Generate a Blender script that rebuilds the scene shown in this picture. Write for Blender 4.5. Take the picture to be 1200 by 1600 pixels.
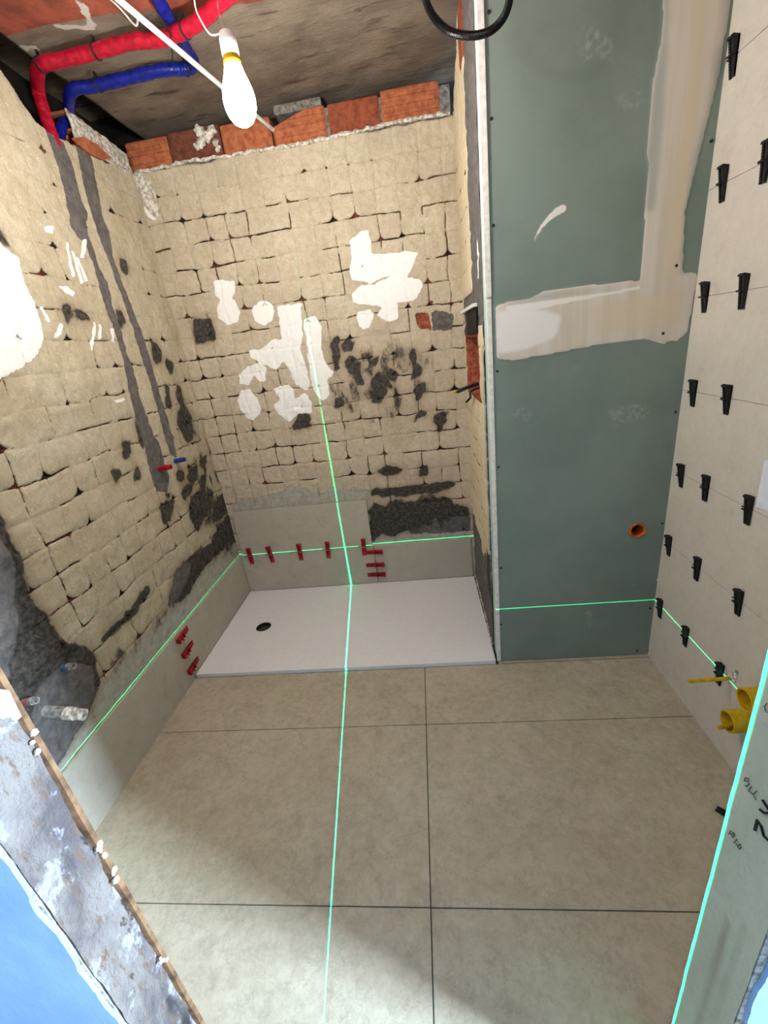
import bpy, bmesh, math, random
import numpy as np
from mathutils import Vector, Matrix
PI = math.pi
sc = bpy.context.scene
for o in list(bpy.data.objects): bpy.data.objects.remove(o)
C = sc.collection
random.seed(4); RNG = np.random.RandomState(11)

# ---------------------------------------------------------------- camera
FPX = 664.16
PITCH, YAW, ROLL = -.3726, -.1187, -.1303
CAM = np.array([1.24884, -2.37663, 1.44])
cp, sp, cy, sy = math.cos(PITCH), math.sin(PITCH), math.cos(YAW), math.sin(YAW)
FW = np.array([sy*cp, cy*cp, sp]); r0 = np.array([cy, -sy, 0.]); u0 = np.cross(r0, FW)
RT = r0*math.cos(ROLL)+u0*math.sin(ROLL); UP = -r0*math.sin(ROLL)+u0*math.cos(ROLL)
cd = bpy.data.cameras.new('camera'); cam = bpy.data.objects.new('camera', cd); C.objects.link(cam)
cd.sensor_fit = 'VERTICAL'; cd.sensor_height = 24; cd.lens = FPX*24/1600; cd.clip_start = .02
cam.matrix_world = Matrix(((RT[0], UP[0], -FW[0], CAM[0]), (RT[1], UP[1], -FW[1], CAM[1]), (RT[2], UP[2], -FW[2], CAM[2]), (0, 0, 0, 1)))
sc.camera = cam

def bp(u, v, ax, val):
    """point of the plane axis ax = val that is seen at photo pixel (u, v)"""
    r = FW+RT*(u-600)/FPX-UP*(v-800)/FPX
    return CAM+r*((val-CAM[ax])/r[ax])

# ---------------------------------------------------------------- world, lights, exposure
sc.view_settings.view_transform = 'Standard'; sc.view_settings.look = 'None'
sc.view_settings.gamma = 1; sc.view_settings.use_curve_mapping = False
sc.view_settings.exposure = 0.0
W = bpy.data.worlds.new('world'); sc.world = W; W.use_nodes = True
W.node_tree.nodes['Background'].inputs[0].default_value = (.36, .60, 1, 1)
W.node_tree.nodes['Background'].inputs[1].default_value = .85

def light(name, kind, loc, energy, color, **kw):
    l = bpy.data.lights.new(name, kind); l.energy = energy; l.color = color
    for k, v in kw.items(): setattr(l, k, v)
    o = bpy.data.objects.new(name, l); C.objects.link(o); o.location = loc
    return o
# daylight falling through the doorway from a window out in the hall
dl = light('hall_daylight', 'AREA', (4.3, -2.96, 1.7), 720, (.62, .81, 1), shape='RECTANGLE', size=.5, size_y=1.0)
dl.rotation_euler = (Vector((.4, -1.7, .2))-Vector((4.3, -2.96, 1.7))).to_track_quat('-Z', 'Y').to_euler()
# unseen light added over the near left corner to brighten the left wall
light('added_left_light', 'POINT', (.42, -1.62, 2.25), 13, (1, .97, .91), shadow_soft_size=.03)
BULB = np.array([.847, -.98, 2.087])
BULB_STRENGTH = 370
# cross-line laser: one point lamp that only shines inside three thin planes
LASER = (.909, -2.02, .2925)
ll = light('line_laser', 'POINT', LASER, 250.0, (0.0, 1.0, .75), shadow_soft_size=0.0)
ld = ll.data; ld.use_nodes = True
nt = ld.node_tree; em = nt.nodes['Emission']
tc = nt.nodes.new('ShaderNodeTexCoord')
prev = None
fz_ = nt.nodes.new('ShaderNodeSeparateXYZ'); nt.links.new(tc.outputs['Normal'], fz_.inputs[0])
rp_ = nt.nodes.new('ShaderNodeValToRGB'); mr_ = nt.nodes.new('ShaderNodeMath'); mr_.operation = 'MULTIPLY_ADD'; mr_.inputs[1].default_value = .5; mr_.inputs[2].default_value = .5
nt.links.new(fz_.outputs['Z'], mr_.inputs[0]); nt.links.new(mr_.outputs[0], rp_.inputs[0])
E0 = rp_.color_ramp.elements; E0[0].position = 0; E0[0].color = (3.5, 3.5, 3.5, 1); E0[1].position = .66; E0[1].color = (.5, .5, .5, 1)
for p_, v_ in ((.43, 3.5), (.49, 1.0), (.70, .22), (.80, .10), (.82, 0)):
    q_ = E0.new(p_); q_.color = (v_, v_, v_, 1)
sl = .1085; nn = math.hypot(1, sl)
for n_, wdt, amp, ax_, lim in (((1/nn, sl/nn, 0), .0017, 1.0, 1, -2), ((-.0965, .9953, 0), .0026, 2.0, 0, .0), ((0, 0, 1), .0008, .8, 1, .24)):
    d_ = nt.nodes.new('ShaderNodeVectorMath'); d_.operation = 'DOT_PRODUCT'; d_.inputs[1].default_value = n_
    nt.links.new(tc.outputs['Normal'], d_.inputs[0])
    a_ = nt.nodes.new('ShaderNodeMath'); a_.operation = 'DIVIDE'; a_.inputs[1].default_value = wdt
    nt.links.new(d_.outputs['Value'], a_.inputs[0])
    b_ = nt.nodes.new('ShaderNodeMath'); b_.operation = 'MULTIPLY'; nt.links.new(a_.outputs[0], b_.inputs[0]); nt.links.new(a_.outputs[0], b_.inputs[1])
    c_ = nt.nodes.new('ShaderNodeMath'); c_.operation = 'MULTIPLY'; c_.inputs[1].default_value = -1; nt.links.new(b_.outputs[0], c_.inputs[0])
    e_ = nt.nodes.new('ShaderNodeMath'); e_.operation = 'EXPONENT'; nt.links.new(c_.outputs[0], e_.inputs[0])
    m_ = nt.nodes.new('ShaderNodeMath'); m_.operation = 'MULTIPLY'; m_.inputs[1].default_value = amp; nt.links.new(e_.outputs[0], m_.inputs[0])
    sx_ = nt.nodes.new('ShaderNodeSeparateXYZ'); nt.links.new(tc.outputs['Normal'], sx_.inputs[0])
    gt_ = nt.nodes.new('ShaderNodeMath'); gt_.operation = 'GREATER_THAN'; gt_.inputs[1].default_value = lim; nt.links.new(sx_.outputs[ax_], gt_.inputs[0])
    mm_ = nt.nodes.new('ShaderNodeMath'); mm_.operation = 'MULTIPLY'; nt.links.new(m_.outputs[0], mm_.inputs[0]); nt.links.new(gt_.outputs[0], mm_.inputs[1]); m_ = mm_
    if amp == 1.0:
        m2_ = nt.nodes.new('ShaderNodeMath'); m2_.operation = 'MULTIPLY'; nt.links.new(m_.outputs[0], m2_.inputs[0]); nt.links.new(rp_.outputs[0], m2_.inputs[1]); m_ = m2_
    if prev is None: prev = m_
    else:
        s_ = nt.nodes.new('ShaderNodeMath'); s_.operation = 'ADD'; nt.links.new(prev.outputs[0], s_.inputs[0]); nt.links.new(m_.outputs[0], s_.inputs[1]); prev = s_
g_ = nt.nodes.new('ShaderNodeMath'); g_.operation = 'MULTIPLY'; nt.links.new(prev.outputs[0], g_.inputs[0])
g_.inputs[1].default_value = 1
lf = nt.nodes.new('ShaderNodeLightFalloff'); lf.inputs['Strength'].default_value = 640/250
h_ = nt.nodes.new('ShaderNodeMath'); h_.operation = 'MULTIPLY'; nt.links.new(g_.outputs[0], h_.inputs[0]); nt.links.new(lf.outputs['Linear'], h_.inputs[1])
nt.links.new(h_.outputs[0], em.inputs['Strength'])
em.inputs['Color'].default_value = (0.0, 1.0, .46, 1)

# ---------------------------------------------------------------- helpers
def srgb(r, g, b):
    return tuple(((c/255)/12.92 if c/255 <= .04045 else ((c/255+.055)/1.055)**2.4) for c in (r, g, b))+(1,)

class NT:
    def __init__(s, name, rough=.85):
        s.m = bpy.data.materials.new(name); s.m.use_nodes = True; s.t = s.m.node_tree
        s.b = s.t.nodes['Principled BSDF']; s.b.inputs['Roughness'].default_value = rough
        s.g = s.t.nodes.new('ShaderNodeNewGeometry')
        s.pos = s.g.outputs['Position']
        s.b.inputs['Specular IOR Level'].default_value = .25
    def n(s, t, **kw):
        o = s.t.nodes.new(t)
        for k, v in kw.items(): setattr(o, k, v)
        return o
    def l(s, a, b): s.t.links.new(a, b)
    def objpos(s):
        tcn = s.n('ShaderNodeTexCoord'); s.pos = tcn.outputs['Object']
    def noise(s, scale, detail=4, rough=.6, stretch=None, off=0):
        o = s.n('ShaderNodeTexNoise'); o.inputs['Scale'].default_value = scale; o.inputs['Detail'].default_value = detail; o.inputs['Roughness'].default_value = rough
        mp = s.n('ShaderNodeMapping'); mp.inputs['Location'].default_value = (off, off*.7, off*1.3)
        if stretch: mp.inputs['Scale'].default_value = stretch
        s.l(s.pos, mp.inputs[0]); s.l(mp.outputs[0], o.inputs['Vector'])
        return o.outputs['Fac']
    def math(s, op, a, b=None, clamp=False):
        o = s.n('ShaderNodeMath', operation=op, use_clamp=clamp)
        for i, v in enumerate((a, b)):
            if v is None: continue
            if isinstance(v, (int, float)): o.inputs[i].default_value = v
            else: s.l(v, o.inputs[i])
        return o.outputs[0]
    def step(s, v, lo, hi):
        o = s.n('ShaderNodeMapRange', interpolation_type='SMOOTHSTEP'); o.inputs['From Min'].default_value = lo; o.inputs['From Max'].default_value = hi
        s.l(v, o.inputs['Value']); return o.outputs[0]
    def mix(s, f, a, b):
        o = s.n('ShaderNodeMix', data_type='RGBA')
        if isinstance(f, (int, float)): o.inputs['Factor'].default_value = f
        else: s.l(f, o.inputs['Factor'])
        for k, v in ((6, a), (7, b)):
            if isinstance(v, tuple): o.inputs[k].default_value = v
            else: s.l(v, o.inputs[k])
        return o.outputs[2]
    def attr(s, name):
        o = s.n('ShaderNodeAttribute', attribute_name=name); return o.outputs['Fac']
    def bump(s, h, strength=.4, dist=.004):
        o = s.n('ShaderNodeBump'); o.inputs['Strength'].default_value = strength; o.inputs['Distance'].default_value = dist
        s.l(h, o.inputs['Height']); s.l(o.outputs[0], s.b.inputs['Normal'])
    def col(s, c):
        if isinstance(c, tuple): s.b.inputs['Base Color'].default_value = c
        else: s.l(c, s.b.inputs['Base Color'])
        return s
    def rough(s, v): s.l(v, s.b.inputs['Roughness'])
    def mask(s, name, k=.5, sc_=60, soft=.06, detail=4, off=0, stretch=None):
        nz = s.noise(sc_, detail, .6, stretch, off)
        v = s.math('ADD', s.attr(name), s.math('MULTIPLY', s.math('SUBTRACT', nz, .5), k))
        return s.step(v, .5-soft, .5+soft)

def simple(name, c, c2=None, rough=.6, scale=30, bump=.15, metal=0, dist=.001):
    n = NT(name, rough); n.objpos()
    if c2 is None: c2 = tuple(x*.78 for x in c[:3])+(1,)
    z = n.noise(scale, 5); n.col(n.mix(n.step(z, .35, .68), c, c2)); n.bump(z, bump, dist)
    n.b.inputs['Metallic'].default_value = metal
    return n.m

class MB:
    """collects shapes, builds ONE mesh object"""
    def __init__(s): s.bm = bmesh.new()
    def box(s, a, b, bev=0):
        a = Vector(a); b = Vector(b)
        r = bmesh.ops.create_cube(s.bm, size=1); vs = r['verts']
        for v in vs: v.co = Vector([(a[i]+b[i])/2+v.co[i]*(b[i]-a[i]) for i in range(3)])
        if bev:
            es = list({e for v in vs for e in v.link_edges})
            bmesh.ops.bevel(s.bm, geom=es, offset=bev, segments=2, affect='EDGES', profile=.7)
        return s
    def tube(s, pts, r, seg=10, cap=True, rib=0):
        pts = [Vector(p) for p in pts]; rings = []
        n = len(pts); ref = None
        for i, p in enumerate(pts):
            d = (pts[min(i+1, n-1)]-pts[max(i-1, 0)]).normalized()
            if ref is None: ref = Vector((0, 0, 1)) if abs(d.z) < .9 else Vector((1, 0, 0))
            a = d.cross(ref).normalized(); b = a.cross(d).normalized(); ref = b
            rr = r[i] if isinstance(r, (list, tuple)) else r
            if rib and i % 2: rr *= 1-rib
            rings.append([s.bm.verts.new(p+a*math.cos(2*PI*k/seg)*rr+b*math.sin(2*PI*k/seg)*rr) for k in range(seg)])
        for x, y in zip(rings, rings[1:]):
            for k in range(seg): s.bm.faces.new((x[k], x[(k+1) % seg], y[(k+1) % seg], y[k]))
        if cap:
            s.bm.faces.new(rings[0][::-1]); s.bm.faces.new(rings[-1])
        return s
    def lathe(s, prof, seg=32, M=Matrix()):
        rings = []
        for r, z in prof:
            rings.append([s.bm.verts.new(M@Vector((r*math.cos(2*PI*k/seg), r*math.sin(2*PI*k/seg), z))) for k in range(seg)])
        for x, y in zip(rings, rings[1:]):
            for k in range(seg): s.bm.faces.new((x[k], x[(k+1) % seg], y[(k+1) % seg], y[k]))
        if prof[0][0] < .0016: s.bm.faces.new(rings[0][::-1])
        if prof[-1][0] < .0016: s.bm.faces.new(rings[-1])
        return s
    def poly(s, pts, ext):
        """flat polygon extruded along vector ext"""
        ext = Vector(ext)
        a = [s.bm.verts.new(Vector(p)) for p in pts]; b = [s.bm.verts.new(Vector(p)+ext) for p in pts]
        n = len(a)
        s.bm.faces.new(a[::-1]); s.bm.faces.new(b)
        for i in range(n): s.bm.faces.new((a[i], a[(i+1) % n], b[(i+1) % n], b[i]))
        return s
    def build(s, name, mat, parent=None, loc=None, smooth=False, rot=None):
        bmesh.ops.recalc_face_normals(s.bm, faces=s.bm.faces)
        me = bpy.data.meshes.new(name); s.bm.to_mesh(me); s.bm.free()
        if smooth:
            for p in me.polygons: p.use_smooth = True
            try: me.set_sharp_from_angle(angle=math.radians(40))
            except Exception: pass
        me.materials.append(mat)
        o = bpy.data.objects.new(name, me); C.objects.link(o)
        if parent: o.parent = parent
        if loc is not None: o.location = loc
        if rot is not None: o.rotation_euler = rot
        return o

def tag(o, label, cat, group=None, kind=None):
    o['label'] = label; o['category'] = cat
    if group: o['group'] = group
    if kind: o['kind'] = kind
    return o
def struct(o): o['kind'] = 'structure'; return o
def empty(name, loc, rot=(0, 0, 0)):
    o = bpy.data.objects.new(name, None); C.objects.link(o); o.location = loc; o.rotation_euler = rot; o.empty_display_size = .03
    return o
def copy_tree(o, parent=None):
    c = o.copy(); C.objects.link(c)
    if parent: c.parent = parent
    for ch in o.children: copy_tree(ch, c)
    return c
def smooth_path(pts, sub=8):
    P = [Vector(p) for p in pts]; out = []
    for i in range(len(P)-1):
        a = P[max(i-1, 0)]; b = P[i]; c = P[i+1]; d = P[min(i+2, len(P)-1)]
        for k in range(sub):
            t = k/sub
            out.append(.5*((2*b)+(-a+c)*t+(2*a-5*b+4*c-d)*t*t+(-a+3*b-3*c+d)*t**3))
    out.append(P[-1]); return out

# numpy noise / masks -------------------------------------------------
def vnoise(X, Y, scale, seed=0, oct=3):
    out = np.zeros_like(X); amp = 1; tot = 0
    for o_ in range(oct):
        rs = np.random.RandomState(seed*17+o_); T = rs.rand(64, 64)
        x = X*scale+o_*7.3; y = Y*scale+o_*3.1
        xi = np.floor(x).astype(int); yi = np.floor(y).astype(int); fx = x-xi; fy = y-yi
        fx = fx*fx*(3-2*fx); fy = fy*fy*(3-2*fy)
        a = T[xi % 64, yi % 64]; b = T[(xi+1) % 64, yi % 64]; c = T[xi % 64, (yi+1) % 64]; d = T[(xi+1) % 64, (yi+1) % 64]
        out += amp*((a*(1-fx)+b*fx)*(1-fy)+(c*(1-fx)+d*fx)*fy); tot += amp; amp *= .5; scale *= 2
    return out/tot
def inpoly(X, Y, P):
    r = np.zeros(X.shape, bool); n = len(P)
    for i in range(n):
        x1, y1 = P[i]; x2, y2 = P[(i+1) % n]
        if y1 == y2: continue
        c = ((Y < y1) != (Y < y2)) & (X < (x2-x1)*(Y-y1)/(y2-y1)+x1)
        r ^= c
    return r
def blur(M, k=2):
    for _ in range(k):
        Q = np.pad(M, 1, mode='edge')
        M = (Q[:-2, 1:-1]+Q[2:, 1:-1]+Q[1:-1, :-2]+Q[1:-1, 2:]+2*Q[1:-1, 1:-1])/6
    return M

def lattice(S, T, pitch, s0, t0, seed, dens=1.0, maxr=.34, wv=None):
    """joints between the square imprints of the old tiles; returns (crack value, hole value, pillow height)"""
    rs = np.random.RandomState(seed)
    dx = (vnoise(S, T, 11, seed+1, 4)-.5)*.022; dz = (vnoise(S, T, 11, seed+2, 4)-.5)*.022
    a = (S+dx-s0)/pitch; b = (T+dz-t0)/pitch
    i = np.floor(a).astype(int); j = np.floor(b).astype(int); u = a-i; v = b-j
    i = (i+200) % 64; j = (j+200) % 64
    # random per cell lower corner radii, upper ones are mostly square
    op = rs.rand(64, 64) < .36*dens; rad = .17+.17*rs.rand(64, 64); sm = .02+.04*rs.rand(64, 64)
    left_, right_ = rs.rand(64, 64) < .8, rs.rand(64, 64) < .8
    RL = np.where(op & right_, rad, sm); RR = np.roll(np.where(op & left_, rad*.95, sm), -1, 0)
    up = rs.rand(64, 64) < .12*dens
    RU = np.roll(np.where(up, rad*.6, sm), -1, 1); RV = np.roll(np.roll(np.where(up, rad*.55, sm), -1, 0), -1, 1)
    R = np.where(v < .5, np.where(u < .5, RL[i, j], RR[i, j]), np.where(u < .5, RU[i, j], RV[i, j]))
    R = np.minimum(R, maxr)
    qx = np.abs(u-.5)-.5+R; qy = np.abs(v-.5)-.5+R
    sd = np.hypot(np.maximum(qx, 0), np.maximum(qy, 0))+np.minimum(np.maximum(qx, qy), 0)-R
    # joint width of the nearest edge
    H = rs.rand(65, 65); V = rs.rand(65, 65)
    horiz = (np.minimum(v, 1-v) < np.minimum(u, 1-u))
    jh = (j+(v > .5)) % 64; iv = (i+(u > .5)) % 64
    wh = np.where(H[i, jh] < .62*dens, .018+.02*H[i, jh], -.02)
    wvv = np.where(V[iv, j] < .36*dens, .016+.03*V[iv, j], -.03)
    w = np.where(horiz, wh, wvv)
    fade = vnoise(S, T, 22, seed+5, 2)
    w = w-(np.clip(.52-fade, 0, 1))*.08
    nearc = np.clip(1-np.minimum(np.hypot(np.minimum(u, 1-u), np.minimum(v, 1-v)), .4)/.36, 0, 1)
    w = np.where((R > .12), np.maximum(w, .010+.014*nearc), w)
    corner = np.maximum(0, sd+.004)         # outside the rounded square
    # the rounded corners only open where a joint meets them
    crack = w+sd+.0
    crack = np.maximum(crack, np.where(R > .09, sd+.012, -1))
    pil = np.clip(-sd/.16, 0, 1); pil = 1-(1-pil)**2
    corner = np.clip(1-np.abs(sd)/.035, 0, 1)*np.clip(fade*1.6-.2, 0, 1)
    return crack, corner, pil, (i, j)

def grid_obj(name, S, T, to3, attrs, mat, quads_ok=None):
    ns, nt_ = S.shape
    co = to3.reshape(-1, 3).astype(np.float32)
    idx = np.arange(ns*nt_).reshape(ns, nt_)
    q = np.stack([idx[:-1, :-1], idx[1:, :-1], idx[1:, 1:], idx[:-1, 1:]], -1).reshape(-1, 4)
    if quads_ok is not None: q = q[quads_ok[:-1, :-1].reshape(-1)]
    me = bpy.data.meshes.new(name)
    me.vertices.add(len(co)); me.vertices.foreach_set('co', co.ravel())
    me.loops.add(q.size); me.loops.foreach_set('vertex_index', q.ravel().astype(np.int32))
    me.polygons.add(len(q)); me.polygons.foreach_set('loop_start', np.arange(0, q.size, 4, dtype=np.int32))
    try: me.polygons.foreach_set('loop_total', np.full(len(q), 4, dtype=np.int32))
    except Exception: pass
    me.update(calc_edges=True); me.validate()
    for k, A in attrs.items():
        at = me.attributes.new(k, 'FLOAT', 'POINT'); at.data.foreach_set('value', A.ravel().astype(np.float32))
    me.polygons.foreach_set('use_smooth', np.ones(len(me.polygons), bool))
    me.materials.append(mat)
    o = bpy.data.objects.new(name, me); C.objects.link(o); return o

# ---------------------------------------------------------------- measures
XR = 2.163          # tiled right wall
XP = 1.49           # side of the boxed-in shaft
YP = -.755          # face of the green board
ZT = 2.33           # broken plaster edge
ZC = 2.52           # slab
YF0, YF1 = -1.948, -2.045   # front wall inner and outer face
XL, XRJ = .628, 1.622       # doorway reveals
TT = .288           # top of the first row of tiles

# ---------------------------------------------------------------- materials
def wall_material(name, base, base2, warm):
    n = NT(name, .9)
    z1 = n.noise(5, 4, .6); z2 = n.noise(38, 5, .7, off=3); z3 = n.noise(210, 4, .65, off=9)
    c = n.mix(n.step(z1, .35, .65), base, base2)
    c = n.mix(n.math('MULTIPLY', n.step(z2, .40, .70), .6), c, warm)
    c = n.mix(n.math('MULTIPLY', n.step(z3, .50, .66), .5), c, tuple(x*.60 for x in base[:3])+(1,))
    c = n.mix(n.math('MULTIPLY', n.step(n.noise(90, 3, .6, off=21), .62, .7), .5), c, srgb(236, 226, 204))
    # dabs of colour traced on this wall
    c = n.mix(n.mask('light', .6, 45, .08), c, n.mix(n.step(z2, .3, .7), srgb(188, 186, 174), srgb(160, 158, 146)))
    c = n.mix(n.mask('brick', .4, 50, .05, off=4), c, n.mix(n.step(z2, .35, .65), srgb(176, 96, 66), srgb(110, 58, 44)))
    c = n.mix(n.math('MULTIPLY', n.attr('seam'), .32, True), c, srgb(120, 100, 74))
    c = n.mix(n.math('MULTIPLY', n.attr('dirt'), .95, True), c, srgb(118, 98, 70))
    ck = n.math('ADD', n.attr('crack'), n.math('MULTIPLY', n.math('SUBTRACT', n.noise(160, 3, .6, off=2), .5), .03))
    hole = n.mix(n.step(n.noise(14, 2, .5, off=5), .47, .6), srgb(44, 34, 28), srgb(120, 62, 44))
    c = n.mix(n.step(ck, -.004, .007), c, hole)
    grey = n.mix(n.step(z2, .3, .7), srgb(116, 111, 108), srgb(88, 84, 82))
    c = n.mix(n.mask('grey', .35, 55, .07, off=7), c, grey)
    dark = n.mix(n.step(n.noise(60, 5, .7, off=8), .35, .68), srgb(50, 47, 43), srgb(88, 83, 76))
    c = n.mix(n.mask('dark', 1.0, 44, .26, 7, off=11, stretch=(1, 1, .55)), c, dark)
    w = n.mask('white', .7, 60, .06, 5, off=13)
    c = n.mix(w, c, srgb(246, 246, 242))
    n.col(c)
    h = n.math('ADD', n.math('MULTIPLY', z2, .8), n.math('MULTIPLY', z3, .45))
    h = n.math('ADD', h, n.math('MULTIPLY', n.step(ck, -.01, .02), -1.2))
    n.bump(h, 1.0, .005)
    return n.m
M = {}
M['wall_back'] = wall_material('adhesive_back', srgb(206, 194, 170), srgb(192, 179, 156), srgb(174, 157, 130))
M['wall_left'] = wall_material('adhesive_left', srgb(202, 192, 168), srgb(187, 175, 150), srgb(170, 154, 122))
M['wall_shaft'] = wall_material('adhesive_shaft', srgb(226, 212, 182), srgb(212, 198, 168), srgb(200, 184, 150))

def tile_mat(name, a, b, big=1.6, rough=.45, gr=1.0):
    n = NT(name, rough)
    z = n.noise(big, 6, .62); z2 = n.noise(14, 6, .7, off=4); z3 = n.noise(150, 3, .6, off=8)
    v = n.math('ADD', n.math('MULTIPLY', z, .55), n.math('MULTIPLY', z2, .45))
    c = n.mix(n.step(v, .38, .62), a, b)
    c = n.mix(n.math('MULTIPLY', n.step(z2, .58, .72), .4), c, tuple(x*.72 for x in b[:3])+(1,))
    c = n.mix(n.math('MULTIPLY', n.step(z3, .62, .74), .22), c, tuple(x*.55 for x in b[:3])+(1,))
    z4 = n.noise(45, 6, .75, off=15); vn = n.math('ABSOLUTE', n.math('SUBTRACT', n.noise(7, 6, .7, off=23), .5))
    c = n.mix(n.math('MULTIPLY', n.step(z4, .46, .66), .38*gr), c, tuple(x*.70 for x in b[:3])+(1,))
    c = n.mix(n.math('MULTIPLY', n.step(z4, .50, .34), .25*gr), c, tuple(min(1, x*1.22) for x in a[:3])+(1,))
    c = n.mix(n.math('MULTIPLY', n.step(vn, .022, .0), .28*gr), c, tuple(x*.6 for x in b[:3])+(1,))
    n.col(c); n.bump(n.math('ADD', z3, n.math('MULTIPLY', n.math('ADD', z2, z4), 1.5)), .3, .002)
    return n.m
M['floor'] = tile_mat('stone_tile_floor', srgb(190, 183, 163), srgb(175, 166, 145))
M['tile_wall'] = tile_mat('stone_tile_wall', srgb(212, 205, 193), srgb(204, 197, 183), .9, .5, .35)
M['tile_low'] = tile_mat('stone_tile_low', srgb(188, 182, 168), srgb(177, 170, 155), 1.2, .5, .35)
M['grout'] = simple('dark_joint', srgb(70, 62, 54))
M['tray'] = simple('white_tray', srgb(236, 238, 240), srgb(232, 234, 236), .35, 40, .05)
M['black'] = simple('black_plastic', srgb(30, 28, 30), srgb(44, 42, 46), .45, 90)
M['black_rubber'] = simple('black_conduit', srgb(16, 16, 17), srgb(26, 26, 28), .35, 90)
M['red'] = simple('red_plastic', srgb(190, 28, 44), srgb(120, 14, 26), .4, 90)
M['red_pipe'] = simple('red_insulation', srgb(176, 20, 46), srgb(134, 12, 34), .38, 60)
M['blue_pipe'] = simple('blue_insulation', srgb(20, 34, 138), srgb(10, 18, 90), .35, 60)
M['blue_cap'] = simple('blue_cap', srgb(84, 116, 170), srgb(60, 84, 130), .5)
M['yellow'] = simple('yellow_plastic', srgb(214, 178, 36), srgb(190, 150, 22), .45, 60)
M['orange'] = simple('orange_pipe', srgb(214, 118, 44), srgb(160, 80, 26), .5, 80)
M['white_plastic'] = simple('white_plastic', srgb(236, 236, 232), srgb(222, 220, 214), .4)
M['plaster'] = simple('broken_plaster', srgb(232, 228, 216), srgb(150, 138, 124), .9, 70, .8, 0, .006)
M['mortar'] = simple('grey_mortar', srgb(148, 142, 134), srgb(92, 84, 78), .95, 60, .9, 0, .006)
M['brick'] = simple('terracotta', srgb(186, 112, 76), srgb(150, 82, 54), .85, 35, .5, 0, .003)
M['brick_mid'] = simple('terracotta_mid', srgb(158, 86, 58), srgb(122, 62, 44), .88, 35, .5, 0, .003)
M['brick_dark'] = simple('terracotta_dark', srgb(124, 72, 56), srgb(90, 52, 42), .9, 35, .5, 0, .003)
M['steel'] = simple('steel', srgb(120, 120, 118), srgb(90, 90, 88), .35, 60, .1, .9)
M['pvc'] = simple('grey_pvc', srgb(168, 168, 164), srgb(110, 106, 100), .6, 60, .3)
M['wood'] = simple('raw_wood', srgb(140, 106, 78), srgb(78, 56, 40), .8, 22, .5, 0, .003)
M['pen'] = simple('ink', srgb(22, 20, 20), srgb(30, 28, 26), .6)
M['dark_void'] = simple('painted_void_shade', srgb(40, 34, 30), srgb(22, 18, 16), .95, 12, .6, 0, .006)  # near-black colour paints in the darkness of unlit voids
M['pencil'] = simple('pencil', srgb(70, 66, 60), srgb(84, 80, 72), .7)
M['paper'] = simple('white_foil', srgb(226, 232, 240), srgb(210, 218, 228), .5)
M['board_core'] = simple('gypsum_core', srgb(242, 242, 236), srgb(224, 220, 210), .9, 50, .4, 0, .002)

# ---------------------------------------------------------------- back wall
def masks(S, T, ax, val, polys, sa, ta, extra=2, warp=0):
    m = np.zeros(S.shape)
    SS, TT_ = S, T
    if warp:
        S = S+(vnoise(SS, TT_, 30, 61, 4)-.5)*warp*2+(vnoise(SS, TT_, 130, 62, 2)-.5)*warp*.7; T = T+(vnoise(SS, TT_, 30, 63, 4)-.5)*warp*2+(vnoise(SS, TT_, 130, 64, 2)-.5)*warp*.7
    for P in polys:
        Q = [bp(u, v, ax, val) for u, v in P]
        m = np.maximum(m, inpoly(S, T, [(q[sa], q[ta]) for q in Q]).astype(float))
    return blur(m, extra)

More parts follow.
